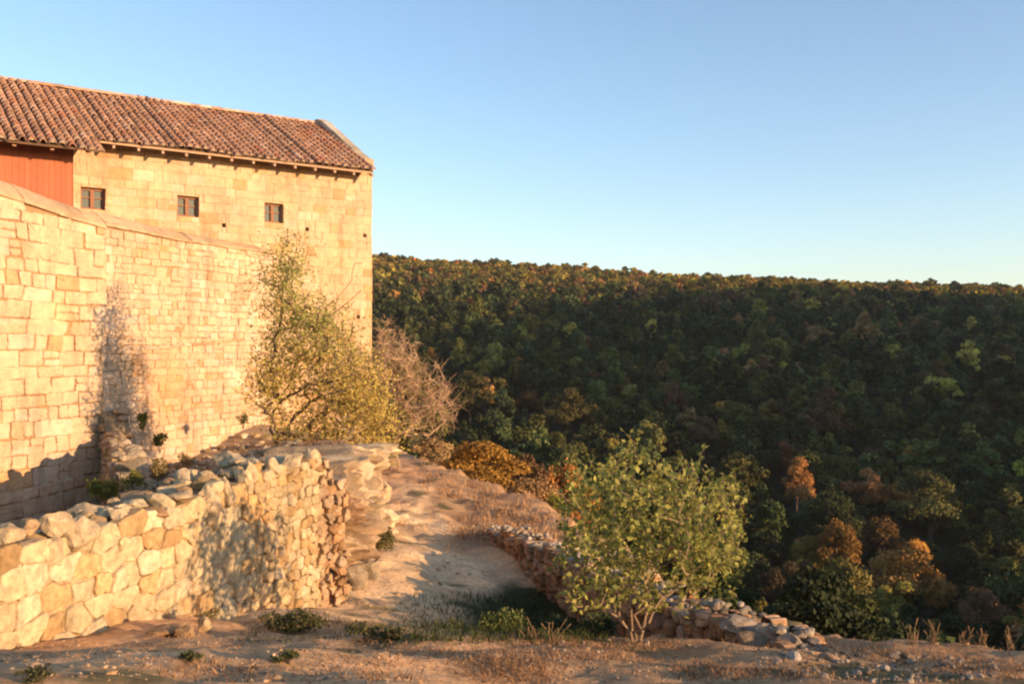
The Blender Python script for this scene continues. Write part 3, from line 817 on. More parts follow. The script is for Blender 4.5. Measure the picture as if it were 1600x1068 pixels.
# big loose stones lying on and behind the wall head
GL = 'loose stones along the low wall'
spec = [ # u, v centre, w px, h px, Y offset behind the wall face, label
 (120, 838, 58, 62, .12, 'large pale squared block standing out at the top of the low wall', 1.12),
 (85, 820, 46, 38, .3, 'whitish rounded stone just left of the large pale block', 1.1),
 (14, 832, 44, 40, .25, 'yellowish stone at the left end of the wall head', 1.0),
 (48, 822, 40, 30, .35, 'rust brown stone with a flat top beside the yellowish stone', .8),
 (80, 862, 40, 46, .05, 'round tan stone bulging from the wall face below the whitish one', 1.0),
 (140, 797, 66, 34, .9, 'broad pinkish boulder behind the large pale block', .95),
 (186, 803, 36, 24, .6, 'small white stone right of the pinkish boulder', 1.15),
 (178, 785, 26, 22, 1.0, 'small pointed tan stone behind the white one', .9),
 (215, 780, 62, 26, 1.2, 'flat reddish slab on the rubble below the weeds', .8),
 (238, 800, 60, 26, .7, 'grey brown slab lying across the rubble', .75),
 (262, 757, 40, 24, 1.6, 'brown lump of rock beside the weeds', .8),
 (285, 748, 30, 30, 1.5, 'cream stone at the end of the brown lump', 1.15),
 (330, 790, 40, 70, .12, 'tall cream stone set upright in the wall head', 1.15),
 (352, 770, 28, 46, .2, 'narrow tan stone standing on edge', .95),
 (300, 742, 52, 24, 2.2, 'white flat topped boulder at the foot of the tall wall', 1.2),
 (365, 720, 60, 32, 2.2, 'pale boulder casting a shadow over the rubble, below the tree', 1.1),
 (390, 742, 22, 46, .3, 'tall pale pointed stone on the wall head', 1.1),
 (455, 722, 44, 36, .3, 'cream block near the end of the wall head', 1.1),
 (490, 718, 26, 38, .25, 'narrow upright stone at the very end of the wall', 1.05),
 (425, 728, 30, 26, .4, 'small cream stone right of the tall pointed one', 1.1),
 (320, 975, 36, 30, -.35, 'tan angular rock on the ground at the foot of the low wall', .95),
 (255, 985, 60, 18, -.2, 'grey flat slab half buried at the wall foot', .75),
 (290, 985, 30, 22, -.25, 'tilted grey slab next to the half buried one', .7),
]
r = np.random.default_rng(31)
for (u, v, w, h_, off, lab, br) in spec:
    s = s_at(WA, WD, u); y = WA[1]+WD[1]*s
    P2 = WA+WD*s-WN*off
    # slide along the view ray so that the stone shows at its place behind the wall face
    Y = P2[1]+(.0 if off < .8 else off*.6); p = px(u, v, Y)
    S = np.array([w/F*Y*.56, w/F*Y*.5, h_/F*Y*.56])
    if off < 0:
        gx_, gy_, gz_ = hit(u, v+h_*.45); p = np.array([gx_, gy_, gz_+h_/F*gy_*.32]); S = np.array([w, w*.8, h_])/F*gy_*.55
    boulder('boulder', r, p, S, np.clip(np.array([.46, .34, .205])*br*(1 if br > .85 else np.array([1, .85, .75])), 0, .75), lab, 'stone', GL, rot=r.uniform(-.4, .4), cuts=11)
# rubble heap behind (small stuff nobody would count)
mb = MB()
for k in range(900):
    s = r.uniform(1.0, 5.7); d = -r.uniform(.5, 4.5)
    P2 = WA+WD*s+WN*d
    if P2[0] > -2.9: continue
    sz = r.uniform(.03, .13)*(1.4 if r.random() < .1 else 1)
    V, T = rock_mesh(r, sz*np.array([1.3, 1, .7]), 7, 1 if sz < .07 else 2); V = rotz(V, r.uniform(0, 6))
    mb.add(V+[P2[0], P2[1], hz(P2[0], P2[1])+sz*.2], None, T, col=pal(r, np.array([.42, .31, .19]), .16, .35))
for k in range(500):   # along the tall wall foot and slope under the tree
    u = r.uniform(250, 470); f = r.uniform(0, 1); Y = r.uniform(17, 33); x_ = (u-800)/F*Y
    if (x_-A2[0])*N2[0]+(Y-A2[1])*N2[1] < .15: continue
    sz = r.uniform(.05, .2); V, T = rock_mesh(r, sz*np.array([1.2, 1, .7]), 7, 1); V = rotz(V, r.uniform(0, 6))
    mb.add(V+[x_, Y, hz(x_, Y)+sz*.2], None, T, col=pal(r, np.array([.44, .34, .22]), .16, .35))
tag(mb.build('rubble', M_rubble, origin=(0, 0, 0)), 'small broken stones strewn behind the low wall and below the tall one', 'rubble', kind='stuff')

# ------------------------------------------------------------------ rock outcrop under the tree
r = np.random.default_rng(41)
path_ = np.array([(-2.75, 13.7), (-2.55, 14.1), (-2.45, 14.9), (-2.55, 16.2), (-2.62, 17.6), (-2.58, 19.2), (-3.1, 21.0), (-3.9, 22.8), (-4.3, 24.6), (-4.9, 27)], float)
seg = np.concatenate([[0], np.cumsum(np.linalg.norm(np.diff(path_, axis=0), axis=1))])
na, nh = 260, 90
S = np.linspace(0, seg[-1], na); T_ = np.linspace(0, 1, nh)
PX = np.interp(S, seg, path_[:, 0]); PYy = np.interp(S, seg, path_[:, 1])
tx, ty = np.gradient(PX), np.gradient(PYy); ll = np.hypot(tx, ty); NX, NY = ty/ll, -tx/ll
baseZ = np.interp(PYy, PY, PZ)-.3
topZ = np.interp(PYy, [13, 15, 19.5, 22, 27], [-1.98, -2.02, -2.36, -2.6, -3.3])+.26*fbm(S*.9, 0*S, 3, 3, 79)
V = []; CC = []
for j, tt in enumerate(T_):
    if tt <= .72:
        h_ = tt/.72; out = .10*(1-h_)**1.5+.06*math.sin(h_*7); zz = baseZ+(topZ-baseZ)*h_
    else:
        k_ = (tt-.72)/.28; out = -k_*1.7; zz = topZ+.05-.25*k_**2
    dn = .30*fbm(PX*.9+5, PYy*.9, zz*1.1, 3, 71, .5)+.55*np.abs(fbm(PX*1.7+.6*zz, PYy*1.7, zz*2.3, 4, 72, .55))+.12*fbm(PX*6, PYy*6, zz*5, 2, 78)-.30
    dn = dn*(1 if tt < .72 else .55); zz = zz+(0 if tt < .72 else 1)*.12*fbm(PX*1.7, PYy*1.7, tt*4, 4, 74)
    V.append(np.stack([PX+NX*(out+dn), PYy+NY*(out+dn), zz+.10*fbm(PX*2, PYy*2, zz*2, 3, 73)], 1))
    k_ = smooth(-.25, .25, fbm(PX*2.1, PYy*2.1, zz*1.6, 4, 75))[:, None]
    red = np.clip(1-(PYy-13.3)/2.2, 0, 1)[:, None]
    base = np.array([.33, .235, .145])*(1-k_)+np.array([.55, .42, .27])*k_
    CC.append(base*(1-red)+np.array([.34, .19, .10])*red)
V = np.vstack(V); idx = np.arange(na*nh).reshape(nh, na)
Q = np.stack([idx[:-1, :-1], idx[:-1, 1:], idx[1:, 1:], idx[1:, :-1]], -1).reshape(-1, 4)
org = np.array([-2.7, 17, -4.4])
rk = link('rock_outcrop', mesh_np('rock_outcrop', V-org, Q, np.vstack(CC), M_rock, shade=False), org)
tag(rk, 'weathered tan rock outcrop beside the path, under the yellow green tree', 'rock')
r = np.random.default_rng(43)
for (u, v, w, h_, lab, br) in [(660, 925, 0, 0, '', 1), (575, 905, 60, 60, 'rounded brown boulder at the foot of the outcrop, above the dark hollow', .75), (535, 940, 44, 50, 'dark red brown rock at the broken end of the low wall', .6),
                               (515, 880, 36, 50, 'orange brown rock jammed against the broken wall end', .8), (550, 900, 46, 44, 'dark brown block low on the outcrop', .6), (552, 955, 52, 40, 'brown stone on the ground at the foot of the broken wall end', .65),
                               (630, 812, 46, 22, 'pale flat rock beside the path, right of the outcrop', 1.1), (601, 770, 22, 52, 'upright cream rock at the outer corner of the outcrop', 1.05)]:
    if not lab: continue
    Y = {528: 13.75, 520: 13.75, 550: 14.3, 552: 13.9, 575: 15.2, 535: 14.0, 515: 13.8, 545: 15.2, 630: 21.5, 601: 19.6}[u]
    boulder('boulder', r, px(u, v, Y), np.array([w, w*.8, h_])/F*Y*.55, np.clip(np.array([.50, .37, .24])*br, 0, .7), lab, 'rock', 'rocks around the outcrop', rot=r.uniform(-.4, .4), cuts=8)

# ------------------------------------------------------------------ parapet ruin along the cliff
r = np.random.default_rng(51)
PA, PD, PN, PL = wall_line((-.62, 21.3), (2.55, 9.0))
PN = PN if PN[0] < 0 else -PN        # faces the path, in the shade
frp = line_frame(PA, PD, PN)
ptop = lambda s: float(np.interp(PA[1]+PD[1]*s, [9, 9.6, 10.6, 12, 14, 17, 19.5, 21.3], [-2.85, -2.86, -3.02, -3.18, -3.34, -3.62, -3.86, -4.22]))+.05*math.sin(s*4.1)+.04*math.sin(s*9.3)
pbot = lambda s: float(np.interp(PA[1]+PD[1]*s, PY, PZ))-.5
mb = MB()
cp = lambda s, h, r: pal(r, np.array([.50, .30, .17]), .16, .4)
add_stones(mb, voronoi_cells(0, PL, -5.2, -2.5, .26, .17, .25, r), frp, ptop, pbot, cp, r, joint=.012, bulge=.05, rnd=2, depth=.12, off=.05, tilt=.12)
frp2 = line_frame(PA-PN*.5, PD, -PN)
add_stones(mb, voronoi_cells(0, PL, -5.4, -2.5, .26, .17, .25, r), frp2, ptop, lambda s: pbot(s)-.4, cp, r, joint=.012, bulge=.05, rnd=2, depth=.12, off=.05, tilt=.12)
body(mb, frp, np.linspace(0, PL, 40), lambda s: ptop(s)-.07, lambda s: pbot(s)-.5, -.04, -.46, np.array([.28, .19, .12]))
ruin = empty('parapet_ruin', (*(PA+PD*PL/2), -4.2), label='low ruined parapet of reddish rubble along the cliff edge, white stones on top', cat='ruined wall')
s = .1
while s < PL:
    for d in (-.08, -.24, -.4):
        sz = r.uniform(.035, .085); V, T = rock_mesh(r, sz*np.array([1.3, 1, .65]), 9, 2); V = rotz(V, r.uniform(0, 6))
        br = (r.uniform(.7, 1.2) if r.random() < .7 else .6)*(.72 if s > PL*.62 else 1)
        mb.add(V+frp(s+r.uniform(-.1, .1), ptop(s)+r.uniform(-.03, .05), d+r.uniform(-.06, .06)), None, T, col=np.array([.52, .42, .31])*br)
    s += .17
mb.build('masonry', M_rubble, ruin)
for (u, v, w, h_, lab, br) in [(1155, 980, 60, 22, 'flat pale slab on the near end of the parapet, right of the leafy bush', 1.05), (1195, 988, 44, 20, 'smaller rounded stone right of the flat pale slab', 1.0), (1235, 1003, 46, 26, 'brown squared stone at the very end of the parapet', .8), (1180, 1000, 60, 24, 'dark block in the parapet face below the pale slab', .65)]:
    Y = {1155: 9.9, 1195: 9.5, 1235: 9.1, 1180: 9.3}[u]
    boulder('boulder', r, px(u, v, Y), np.array([w, w*.8, h_])/F*Y*.55, np.array([.40, .30, .21])*br, lab, 'stone', 'stones at the end of the parapet', rot=r.uniform(-.4, .4), cuts=10)

# stones in the foreground
r = np.random.default_rng(61)
mb = MB()
def strew(n, us, vs, sz, base, sink=.25, keep=None):
    for k in range(n):
        u = r.uniform(*us); v = r.uniform(*vs)
        if keep and not keep(u, v): continue
        x_, y_, z_ = hit(u, v)
        if y_ > 40: continue
        s_ = r.uniform(*sz)*(2 if r.random() < .06 else 1); V, T = rock_mesh(r, s_*np.array([1.25, 1, .7]), 8, 2 if s_ > .03 else 1); V = rotz(V, r.uniform(0, 6))
        mb.add(V+[x_, y_, z_+s_*(.5-sink)*.6], None, T, col=pal(r, np.array(base), .18, .3))
strew(520, (1180, 1560), (1012, 1068), (.010, .034), (.30, .24, .18), keep=lambda u, v: abs(v-(1025+(u-1180)*.10)) < 26 and (u+v*3) % 97 < 70)
strew(200, (0, 620), (975, 1068), (.006, .018), (.40, .29, .19))
strew(170, (600, 1250), (1005, 1068), (.006, .018), (.38, .28, .19))
strew(80, (560, 760), (780, 960), (.012, .04), (.42, .31, .2))
strew(26, (850, 950), (1004, 1024), (.012, .03), (.34, .26, .18))
strew(900, (0, 1600), (985, 1068), (.004, .011), (.40, .27, .16))
tag(mb.build('stones', M_rubble, origin=(0, 0, 0)), 'loose pebbles and stones over the foreground ground', 'stones', kind='stuff')

# ------------------------------------------------------------------ vegetation tools
def leaves(P, D, size, r, cols, wid=.32, droop=0.0):
    n = len(P); P = np.asarray(P); D = np.asarray(D, float)+r.normal(0, .55, (n, 3)); D[:, 2] -= droop
    D /= np.linalg.norm(D, axis=1)[:, None]
    W = np.cross(D, r.normal(0, 1, (n, 3))); W /= np.linalg.norm(W, axis=1)[:, None]
    L_ = (size*r.uniform(.65, 1.3, n))[:, None]
    Nn = np.cross(D, W)*.08*L_
    V = np.stack([P, P+D*L_*.45+W*L_*wid+Nn, P+D*L_, P+D*L_*.45-W*L_*wid+Nn], 1).reshape(-1, 3)
    Q = np.arange(n*4).reshape(n, 4)
    cols = np.asarray(cols); k = r.random(n)*(len(cols)-1); i = np.floor(k).astype(int); f = (k-i)[:, None]
    c = (cols[i]*(1-f)+cols[np.minimum(i+1, len(cols)-1)]*f)*r.uniform(.75, 1.25, n)[:, None]
    return V, Q, np.repeat(c, 4, 0)

def skeleton(stems, targets, r, jit=.08, segl=.25, sag=0.0):
    """stems: list of polylines; targets attached to the nearest node. returns nodes, parents"""
    N_ = []; Pa = []
    for st_ in stems:
        st_ = np.asarray(st_, float); last = -1
        for a, b in zip(st_[:-1], st_[1:]):
            n = max(1, int(np.linalg.norm(b-a)/segl))
            if last < 0: N_.append(a); Pa.append(-1); last = len(N_)-1
            for k in range(1, n+1):
                N_.append(a+(b-a)*k/n+r.normal(0, jit*.2, 3)); Pa.append(last); last = len(N_)-1
    root = np.array(stems[0][0], float)
    tg = sorted(targets, key=lambda p: np.linalg.norm(p-root))
    tips = []
    for p in tg:
        A = np.array(N_); d = np.linalg.norm(A-p, axis=1)
        # prefer nodes lower than the target so that branches rise
        pen = np.clip(A[:, 2]-p[2]+.1, 0, None)*.7
        i = int(np.argmin(d+pen)); a = A[i]; L_ = d[i]; n = max(1, int(L_/segl)); last = i
        for k in range(1, n+1):
            f = k/n; q_ = a+(p-a)*f+r.normal(0, jit*L_*.25 if k < n else 0, 3)*1.0; q_[2] += sag*L_*math.sin(f*math.pi)
            N_.append(q_); Pa.append(last); last = len(N_)-1
        tips.append(last)
    return np.array(N_), np.array(Pa), tips

def limbs(mb, N_, Pa, r0, power, col, r, rmax=9, n=5):
    cnt = np.zeros(len(N_)); has = np.zeros(len(N_), bool)
    for i in range(len(N_)):
        if Pa[i] >= 0: has[Pa[i]] = True
    cnt[~has] = 1
    for i in range(len(N_)-1, -1, -1):
        if Pa[i] >= 0: cnt[Pa[i]] += cnt[i]
    rad = np.minimum(r0*cnt**power, rmax)
    for i in range(len(N_)):
        if Pa[i] >= 0: mb.tube(N_[Pa[i]], N_[i], min(rad[Pa[i]], rad[i]*1.6), rad[i], n if rad[i] > .012 else 3, np.asarray(col)*r.uniform(.8, 1.2))
    return rad

# ------------------------------------------------------------------ yellow-green tree by the tall wall
r = np.random.default_rng(71)
TY = 24.8
def tpx(u, v, dy=0.0): return px(u, v, TY+dy)
tb = tpx(430, 700); tb[2] = hz(tb[0], tb[1])-.05
tree = empty('leafy_tree', tb, label='straggly tree with thin yellow green leaves in front of the tall walls', cat='tree')
stems = [[tb, tpx(428, 668, .0), tpx(436, 630, .1), tpx(455, 590, .2)], [tpx(436, 630, .1), tpx(425, 560, -.2), tpx(440, 470, -.1), tpx(452, 400, .1)],
         [tpx(455, 590, .2), tpx(480, 545, .4), tpx(520, 490, .6), tpx(545, 440, .7), tpx(565, 405, .7)], [tpx(520, 490, .6), tpx(545, 470, .5), tpx(560, 450, .5)],
         [tpx(436, 630, .1), tpx(480, 600, -.5), tpx(540, 590, -.8), tpx(580, 600, -.9)], [tpx(430, 668), tpx(480, 690, -.4), tpx(540, 680, -.7)], [tpx(440, 625), tpx(412, 600, -.3), tpx(400, 570, -.4)]]
blobs = [(455, 400, 34, 44, 34), (440, 450, 40, 48, 44), (470, 500, 62, 50, 70), (425, 570, 40, 56, 60), (500, 565, 66, 50, 70), (450, 660, 36, 40, 26), (530, 640, 66, 58, 84), (585, 650, 46, 58, 84), (500, 510, 54, 60, 44), (545, 570, 50, 50, 30), (505, 685, 56, 32, 50), (410, 610, 26, 36, 26), (565, 590, 50, 46, 56), (530, 510, 40, 40, 16), (590, 702, 40, 20, 36), (545, 708, 50, 16, 40)]
tg = []; dens = []
for (u, v, a, b_, n) in blobs:
    for k in range(n):
        q_ = r.normal(0, .5, 3); q_ = q_/max(1, np.linalg.norm(q_))
        tg.append(tpx(u+q_[0]*a, v+q_[1]*b_, q_[2]*1.1))
N_, Pa, tips = skeleton(stems, tg, r, .3, .22)
mb = MB(); limbs(mb, N_, Pa, .0105, .42, (.13, .08, .05), r, .15)
mb.build('trunk', M_bark, tree)
P = []; D = []
for i in tips:
    a = N_[Pa[i]]; b_ = N_[i]; d = (b_-a)/max(1e-6, np.linalg.norm(b_-a))
    for k in range(25):
        P.append(b_+d*r.uniform(-.7, .2)+r.normal(0, .16, 3)); D.append(d)
P = np.array(P)
V, Q, c = leaves(P, D, .105, r, [(.50, .36, .09), (.60, .43, .11), (.42, .34, .08), (.58, .40, .13)], .2, .3)
lower = smooth(-1.0, .6, P[:, 2]); c = c*np.repeat((1-lower[:, None]*np.array([.25, .08, .0])), 4, 0)
link('crown', mesh_np('crown', V-tb, Q, c, M_leaf), (0, 0, 0), tree)

# ------------------------------------------------------------------ bare tree at the manor corner
r = np.random.default_rng(73)
BY = 36.0
def qpx(u, v, dy=0.0): return px(u, v, BY+dy)
b0 = qpx(622, 715); b0[2] = hz(b0[0], b0[1])-.1
bare = empty('bare_tree', b0, label='leafless grey pink tree with tangled twigs at the manor corner', cat='tree')
stems = [[b0, qpx(624, 670), qpx(618, 630)], [qpx(624, 670), qpx(655, 640, -.5), qpx(690, 610, -.8)], [qpx(618, 630), qpx(600, 580, .3), qpx(595, 520, .4)], [qpx(618, 630), qpx(640, 580), qpx(650, 540)]]
tg = []
for (u, v, a, b_, n) in [(600, 545, 26, 50, 40), (628, 560, 38, 54, 60), (655, 600, 44, 44, 55), (690, 620, 32, 40, 40), (650, 650, 56, 36, 50), (595, 600, 28, 60, 30)]:
    for k in range(n):
        q_ = r.normal(0, .5, 3); q_ = q_/max(1, np.linalg.norm(q_)); tg.append(qpx(u+q_[0]*a, v+q_[1]*b_, q_[2]*1.2))
N_, Pa, tips = skeleton(stems, tg, r, .45, .3)
mb = MB(); tcb = (.40, .26, .155); limbs(mb, N_, Pa, .010, .40, tcb, r, .11)
mb.build('trunk', M_bark, bare)
mb = MB()
for i in tips:
    for k in range(5):
        d = r.normal(0, 1, 3); d[2] += .1; d /= np.linalg.norm(d); L_ = r.uniform(.25, .7); a = N_[i]-(N_[i]-N_[Pa[i]])*r.uniform(0, .9)
        m_ = a+d*L_*.5+r.normal(0, .05, 3); mb.tube(a, m_, .008, .006, 3, np.array(tcb)*r.uniform(.8, 1.3)); mb.tube(m_, a+d*L_+r.normal(0, .08, 3), .006, .003, 3, np.array(tcb)*r.uniform(.8, 1.3))
mb.build('twigs', M_bark, bare)

# ------------------------------------------------------------------ leafy bush-tree on the right
r = np.random.default_rng(77)
SY = 9.0
def spx(u, v, dy=0.0): return px(u, v, SY+dy)
s0 = spx(990, 1012); s0[2] = hz(s0[0], s0[1])-.03
sap = empty('young_tree', s0, label='bushy young tree with broad green leaves and several thin stems, in the right foreground', cat='tree')
stems = [[s0, spx(985, 940, .05), spx(975, 850, .1), spx(985, 780, .1), spx(992, 735, .1)], [s0+[.03, .02, 0], spx(1005, 930, -.1), spx(1050, 840, -.2), spx(1100, 780, -.25)], [s0-[.03, 0, 0], spx(965, 930, .1), spx(930, 850, .2), spx(915, 760, .2)], [s0+[.0, .04, 0], spx(1010, 920, .2), spx(1040, 820, .35), spx(1050, 755, .3)], [s0+[.05, 0, 0], spx(1020, 950, -.2), spx(1080, 900, -.3), spx(1130, 860, -.3)]]
tg = []
for (u, v, a, b_, n) in [(1000, 770, 55, 60, 42), (1060, 800, 65, 70, 56), (930, 815, 44, 60, 54), (1105, 840, 48, 60, 46), (1000, 850, 90, 70, 84), (1070, 900, 76, 56, 60), (930, 890, 54, 56, 60), (1140, 800, 20, 40, 16), (988, 722, 8, 26, 8), (922, 765, 9, 30, 9), (1045, 745, 30, 24, 12), (960, 750, 14, 18, 6), (1085, 760, 14, 22, 8), (1110, 765, 16, 26, 8), (895, 770, 14, 26, 8), (1150, 860, 14, 30, 8)]:
    for k in range(n):
        q_ = r.normal(0, .7, 3); q_ = q_/max(1, np.linalg.norm(q_)*.85); tg.append(spx(u+q_[0]*a, v+q_[1]*b_, q_[2]*.75))
N_, Pa, tips = skeleton(stems, tg, r, .15, .10)
mb = MB(); limbs(mb, N_, Pa, .0024, .42, (.30, .20, .12), r, .026)
mb.build('stems', M_bark, sap)
P = []; D = []; mb = MB()
for i in tips:      # upright shoots with leaves set along them
    if r.random() < .5: continue
    b_ = N_[i]; d = np.array([r.normal(0, .32), r.normal(0, .32), 1.0]); L_ = r.uniform(.08, .22)
    q0 = b_
    for f in np.linspace(.1, 1, int(L_/.022)):
        q1 = b_+d*L_*f+np.array([.03*math.sin(3*f+i), .03*math.cos(2*f+i), 0]); mb.tube(q0, q1, .0022, .0018, 3, (.26, .18, .10)); q0 = q1
        P.append(q1+r.normal(0, .006, 3)); D.append(np.array([r.normal(0, .8), r.normal(0, .8), .25]))
mb.build('shoots', M_bark, sap)
for i in tips:
    a = N_[Pa[i]]; b_ = N_[i]; d = (b_-a)/max(1e-6, np.linalg.norm(b_-a))
    for k in range(8):
        P.append(b_+d*r.uniform(-.16, .06)+r.normal(0, .03, 3)); D.append(d*.6+[0, 0, .1])
V, Q, c = leaves(P, D, .060, r, [(.23, .225, .05), (.36, .33, .075), (.14, .16, .04), (.40, .33, .08)], .36, .25)
link('foliage', mesh_np('foliage', V-s0, Q, c, M_leaf), (0, 0, 0), sap)

# ------------------------------------------------------------------ shrubs near the path and wall
def shrub(name, u, v, w, h_, Y, n, leaf, cols, label, cat='shrub', group=None, seed=0, wood=(.14, .09, .06), pos=None, wid=.3):
    r = np.random.default_rng(900+seed)
    c0 = px(u, v+h_/2, Y) if pos is None else np.array(pos); a, b_ = w/F*c0[1]/2, h_/F*c0[1]
    e = empty(name, c0, label=label, cat=cat)
    if group: e['group'] = group
    nb = max(5, int(n/160)); P = []; mb = MB()
    for k in range(nb):
        d = r.normal(0, 1, 3); d /= np.linalg.norm(d); rr = r.uniform(.3, .8)
        cc = c0+np.array([d[0]*a*rr, d[1]*a*rr*.8, b_*(.5+.42*d[2]*rr)]); rad = a*r.uniform(.28, .45)
        mb.tube(c0+[0, 0, -.05], cc, max(.008, a*.03), max(.004, a*.012), 4, wood)
        q_ = r.normal(0, 1, (n//nb, 3)); q_ /= np.linalg.norm(q_, axis=1)[:, None]; P.append(cc+q_*rad*r.uniform(.55, 1.08, (n//nb, 1))*[1, 1, min(1.2, b_/(2*a))])
    P = np.vstack(P); P[:, 2] = np.maximum(P[:, 2], c0[2]-.05)
    V, Q, c = leaves(P, r.normal(0, 1, P.shape), leaf, r, cols, wid)
    mb.build('stems', M_bark, e)
    link('foliage', mesh_np('foliage', V-c0, Q, c, M_leaf), (0, 0, 0), e)
    return e
ORG = [(.34, .155, .035), (.40, .20, .045), (.28, .12, .03)]
BRN = [(.24, .12, .05), (.20, .095, .04), (.28, .15, .06)]
GRN = [(.085, .095, .025), (.13, .13, .035), (.06, .07, .02)]
YGR = [(.17, .17, .03), (.22, .20, .04), (.12, .13, .03)]
DRY = [(.24, .17, .06), (.18, .14, .05), (.28, .2, .09)]
def gshrub(u, v, w, h_, cols, label, n=600, leaf=.06, seed=0, Y=None, name='shrub', wid=.3):
    if Y is None: x_, Y, z_ = hit(u, v+h_/2)
    else: x_ = (u-800)/F*Y; z_ = -(v+h_/2-534)/F*Y
    return shrub(name, u, v, w, h_, Y, n, leaf, cols, label, 'shrub', None, seed, pos=(x_, Y, z_), wid=wid)
shrub('shrub', 575, 0, 60, 62, 16.4, 1500, .05, [(.13, .11, .04), (.16, .13, .05), (.10, .09, .03)], 'rounded olive shrub at the foot of the rock outcrop', 'shrub', None, 11, pos=(-2.32, 16.4, hz(-2.32, 16.4)))
def hshrub(u, vtop, w, Y, cols, label, n, leaf, seed):
    x_ = (u-800)/F*Y; z_ = hz(x_, Y); zt = -(vtop-534)/F*Y
    shrub('shrub', u, 0, w, max(.15, zt-z_)/Y*F, Y, n, leaf, cols, label, 'shrub', None, seed, pos=(x_, Y, z_))
hshrub(765, 938, 120, 11.2, [(.12, .14, .035), (.17, .18, .05), (.09, .11, .03)], 'bright green shrub in the shaded hollow behind the foreground edge', 1900, .05, 12)
hshrub(690, 965, 80, 11.0, GRN, 'low green growth left of the shrub in the hollow', 800, .04, 13)
hshrub(865, 945, 110, 11.4, [(.05, .06, .02), (.07, .08, .025)], 'dark green shrub in the hollow behind the stems of the young tree', 1300, .05, 14)
hshrub(945, 950, 90, 11.0, [(.05, .06, .02), (.07, .08, .025)], 'dark undergrowth directly behind the young tree', 1000, .05, 15)
gshrub(165, 762, 58, 44, YGR, 'bright yellow green plant at the foot of the tall walls, left of the rubble stub', 900, .08, 16, 20.5)
gshrub(205, 748, 40, 44, YGR, 'small yellowish weed in the middle of the rubble stub', 500, .07, 17, 20.2)
gshrub(250, 688, 26, 34, [(.06, .075, .018), (.09, .10, .025)], 'dark green tuft growing on the tall wall, right of the seam', 500, .07, 18, 26.5)
gshrub(222, 655, 26, 34, [(.06, .075, .018), (.09, .10, .025)], 'dark green tuft on the seam above the rubble stub', 400, .07, 19, 26.5)
gshrub(245, 735, 60, 50, DRY, 'dry olive weeds right of the rubble stub', 700, .07, 20, 21.5)
gshrub(285, 722, 40, 34, DRY, 'thin dry weeds at the foot of the small stone wall', 400, .06, 21, 25)
gshrub(380, 655, 24, 26, GRN, 'small dark weed at the wall foot left of the straggly tree', 300, .06, 22, 30)
gshrub(110, 980, 40, 26, GRN, 'green weed at the foot of the low wall near its left end', 350, .03, 23)
gshrub(455, 970, 110, 34, [(.10, .10, .03), (.14, .12, .04), (.07, .08, .025)], 'green growth along the foot of the broken wall end', 1600, .035, 24)
gshrub(590, 985, 90, 30, [(.13, .11, .04), (.10, .095, .035)], 'olive weeds at the lower end of the sandy path', 800, .035, 25)
gshrub(448, 1030, 60, 18, [(.08, .09, .03), (.12, .11, .04)], 'flat dark weed on bare ground in the bottom foreground, left of centre', 450, .022, 26)
gshrub(296, 1026, 44, 14, [(.08, .09, .03), (.12, .11, .04)], 'small flat weed on the ground below the angular rock', 300, .02, 27)
gshrub(330, 960, 40, 24, DRY, 'straw coloured weeds around the tan angular rock', 300, .03, 28)
gshrub(60, 1058, 90, 16, [(.08, .08, .03), (.12, .10, .04)], 'dark low weeds in the bottom left corner', 400, .02, 29)

# ------------------------------------------------------------------ grass
r = np.random.default_rng(81)
def grass(name, n, us, vs, ln, cols, label, dens=None, lean=.5):
    P = []
    k = 0
    us_ = r.uniform(*us, n); vs_ = r.uniform(*vs, n)
    Y = np.arange(4.2, 42, .12)[None, :]
    for a in range(0, n, 400):
        u, v = us_[a:a+400, None], vs_[a:a+400, None]
        X_ = (u-800)/F*Y; Z_ = -(v-534)/F*Y; h = hgrid(X_, np.broadcast_to(Y, X_.shape)); kk = np.argmax(h >= Z_, 1)
        i = np.arange(len(kk)); ok = (h >= Z_).any(1)
        P.append(np.stack([X_[i, kk], Y[0, kk], h[i, kk]], 1)[ok])
    P = np.vstack(P)
    if dens is not None: P = P[r.random(len(P)) < dens(P[:, 0], P[:, 1])]
    P[:, :2] += r.normal(0, .05, (len(P), 2)); P[:, 2] = hgrid(P[:, 0], P[:, 1])-.005
    m = len(P); D = r.normal(0, lean, (m, 3)); D[:, 2] = 1; D /= np.linalg.norm(D, axis=1)[:, None]
    L_ = (r.uniform(.4, 1.3, m)*ln)[:, None]; W = np.cross(D, r.normal(0, 1, (m, 3))); W /= np.linalg.norm(W, axis=1)[:, None]
    w = L_*.035+.0015
    bend = np.stack([r.normal(0, .35, m), r.normal(0, .35, m), np.zeros(m)], 1)*L_
    V = np.stack([P-W*w, P+W*w, P+D*L_*.55+W*w*.7, P+D*L_*.55-W*w*.7, P+D*L_*.95+bend*.6], 1).reshape(-1, 3)
    b_ = np.arange(m)*5
    cols = np.asarray(cols); c = cols[r.integers(0, len(cols), m)]*r.uniform(.7, 1.3, m)[:, None]
    o = link(name, mesh_np(name, V, np.stack([b_, b_+1, b_+2, b_+3], 1), np.repeat(c, 5, 0), M_grass, np.stack([b_+3, b_+2, b_+4], 1)))
    return tag(o, label, 'grass', kind='stuff')
STR = [(.32, .175, .085), (.38, .225, .115), (.22, .12, .06)]
cl = lambda x, y, s, th: smooth(th-.25, th+.25, fbm(x*s, y*s, 5, 3, 66))
grass('dry_grass', 15000, (560, 1600), (1000, 1068), .055, STR, 'short reddish dry grass over the foreground ledge', lambda x, y: np.clip(.08+cl(x, y, 1.6, .2), 0, 1), .8)
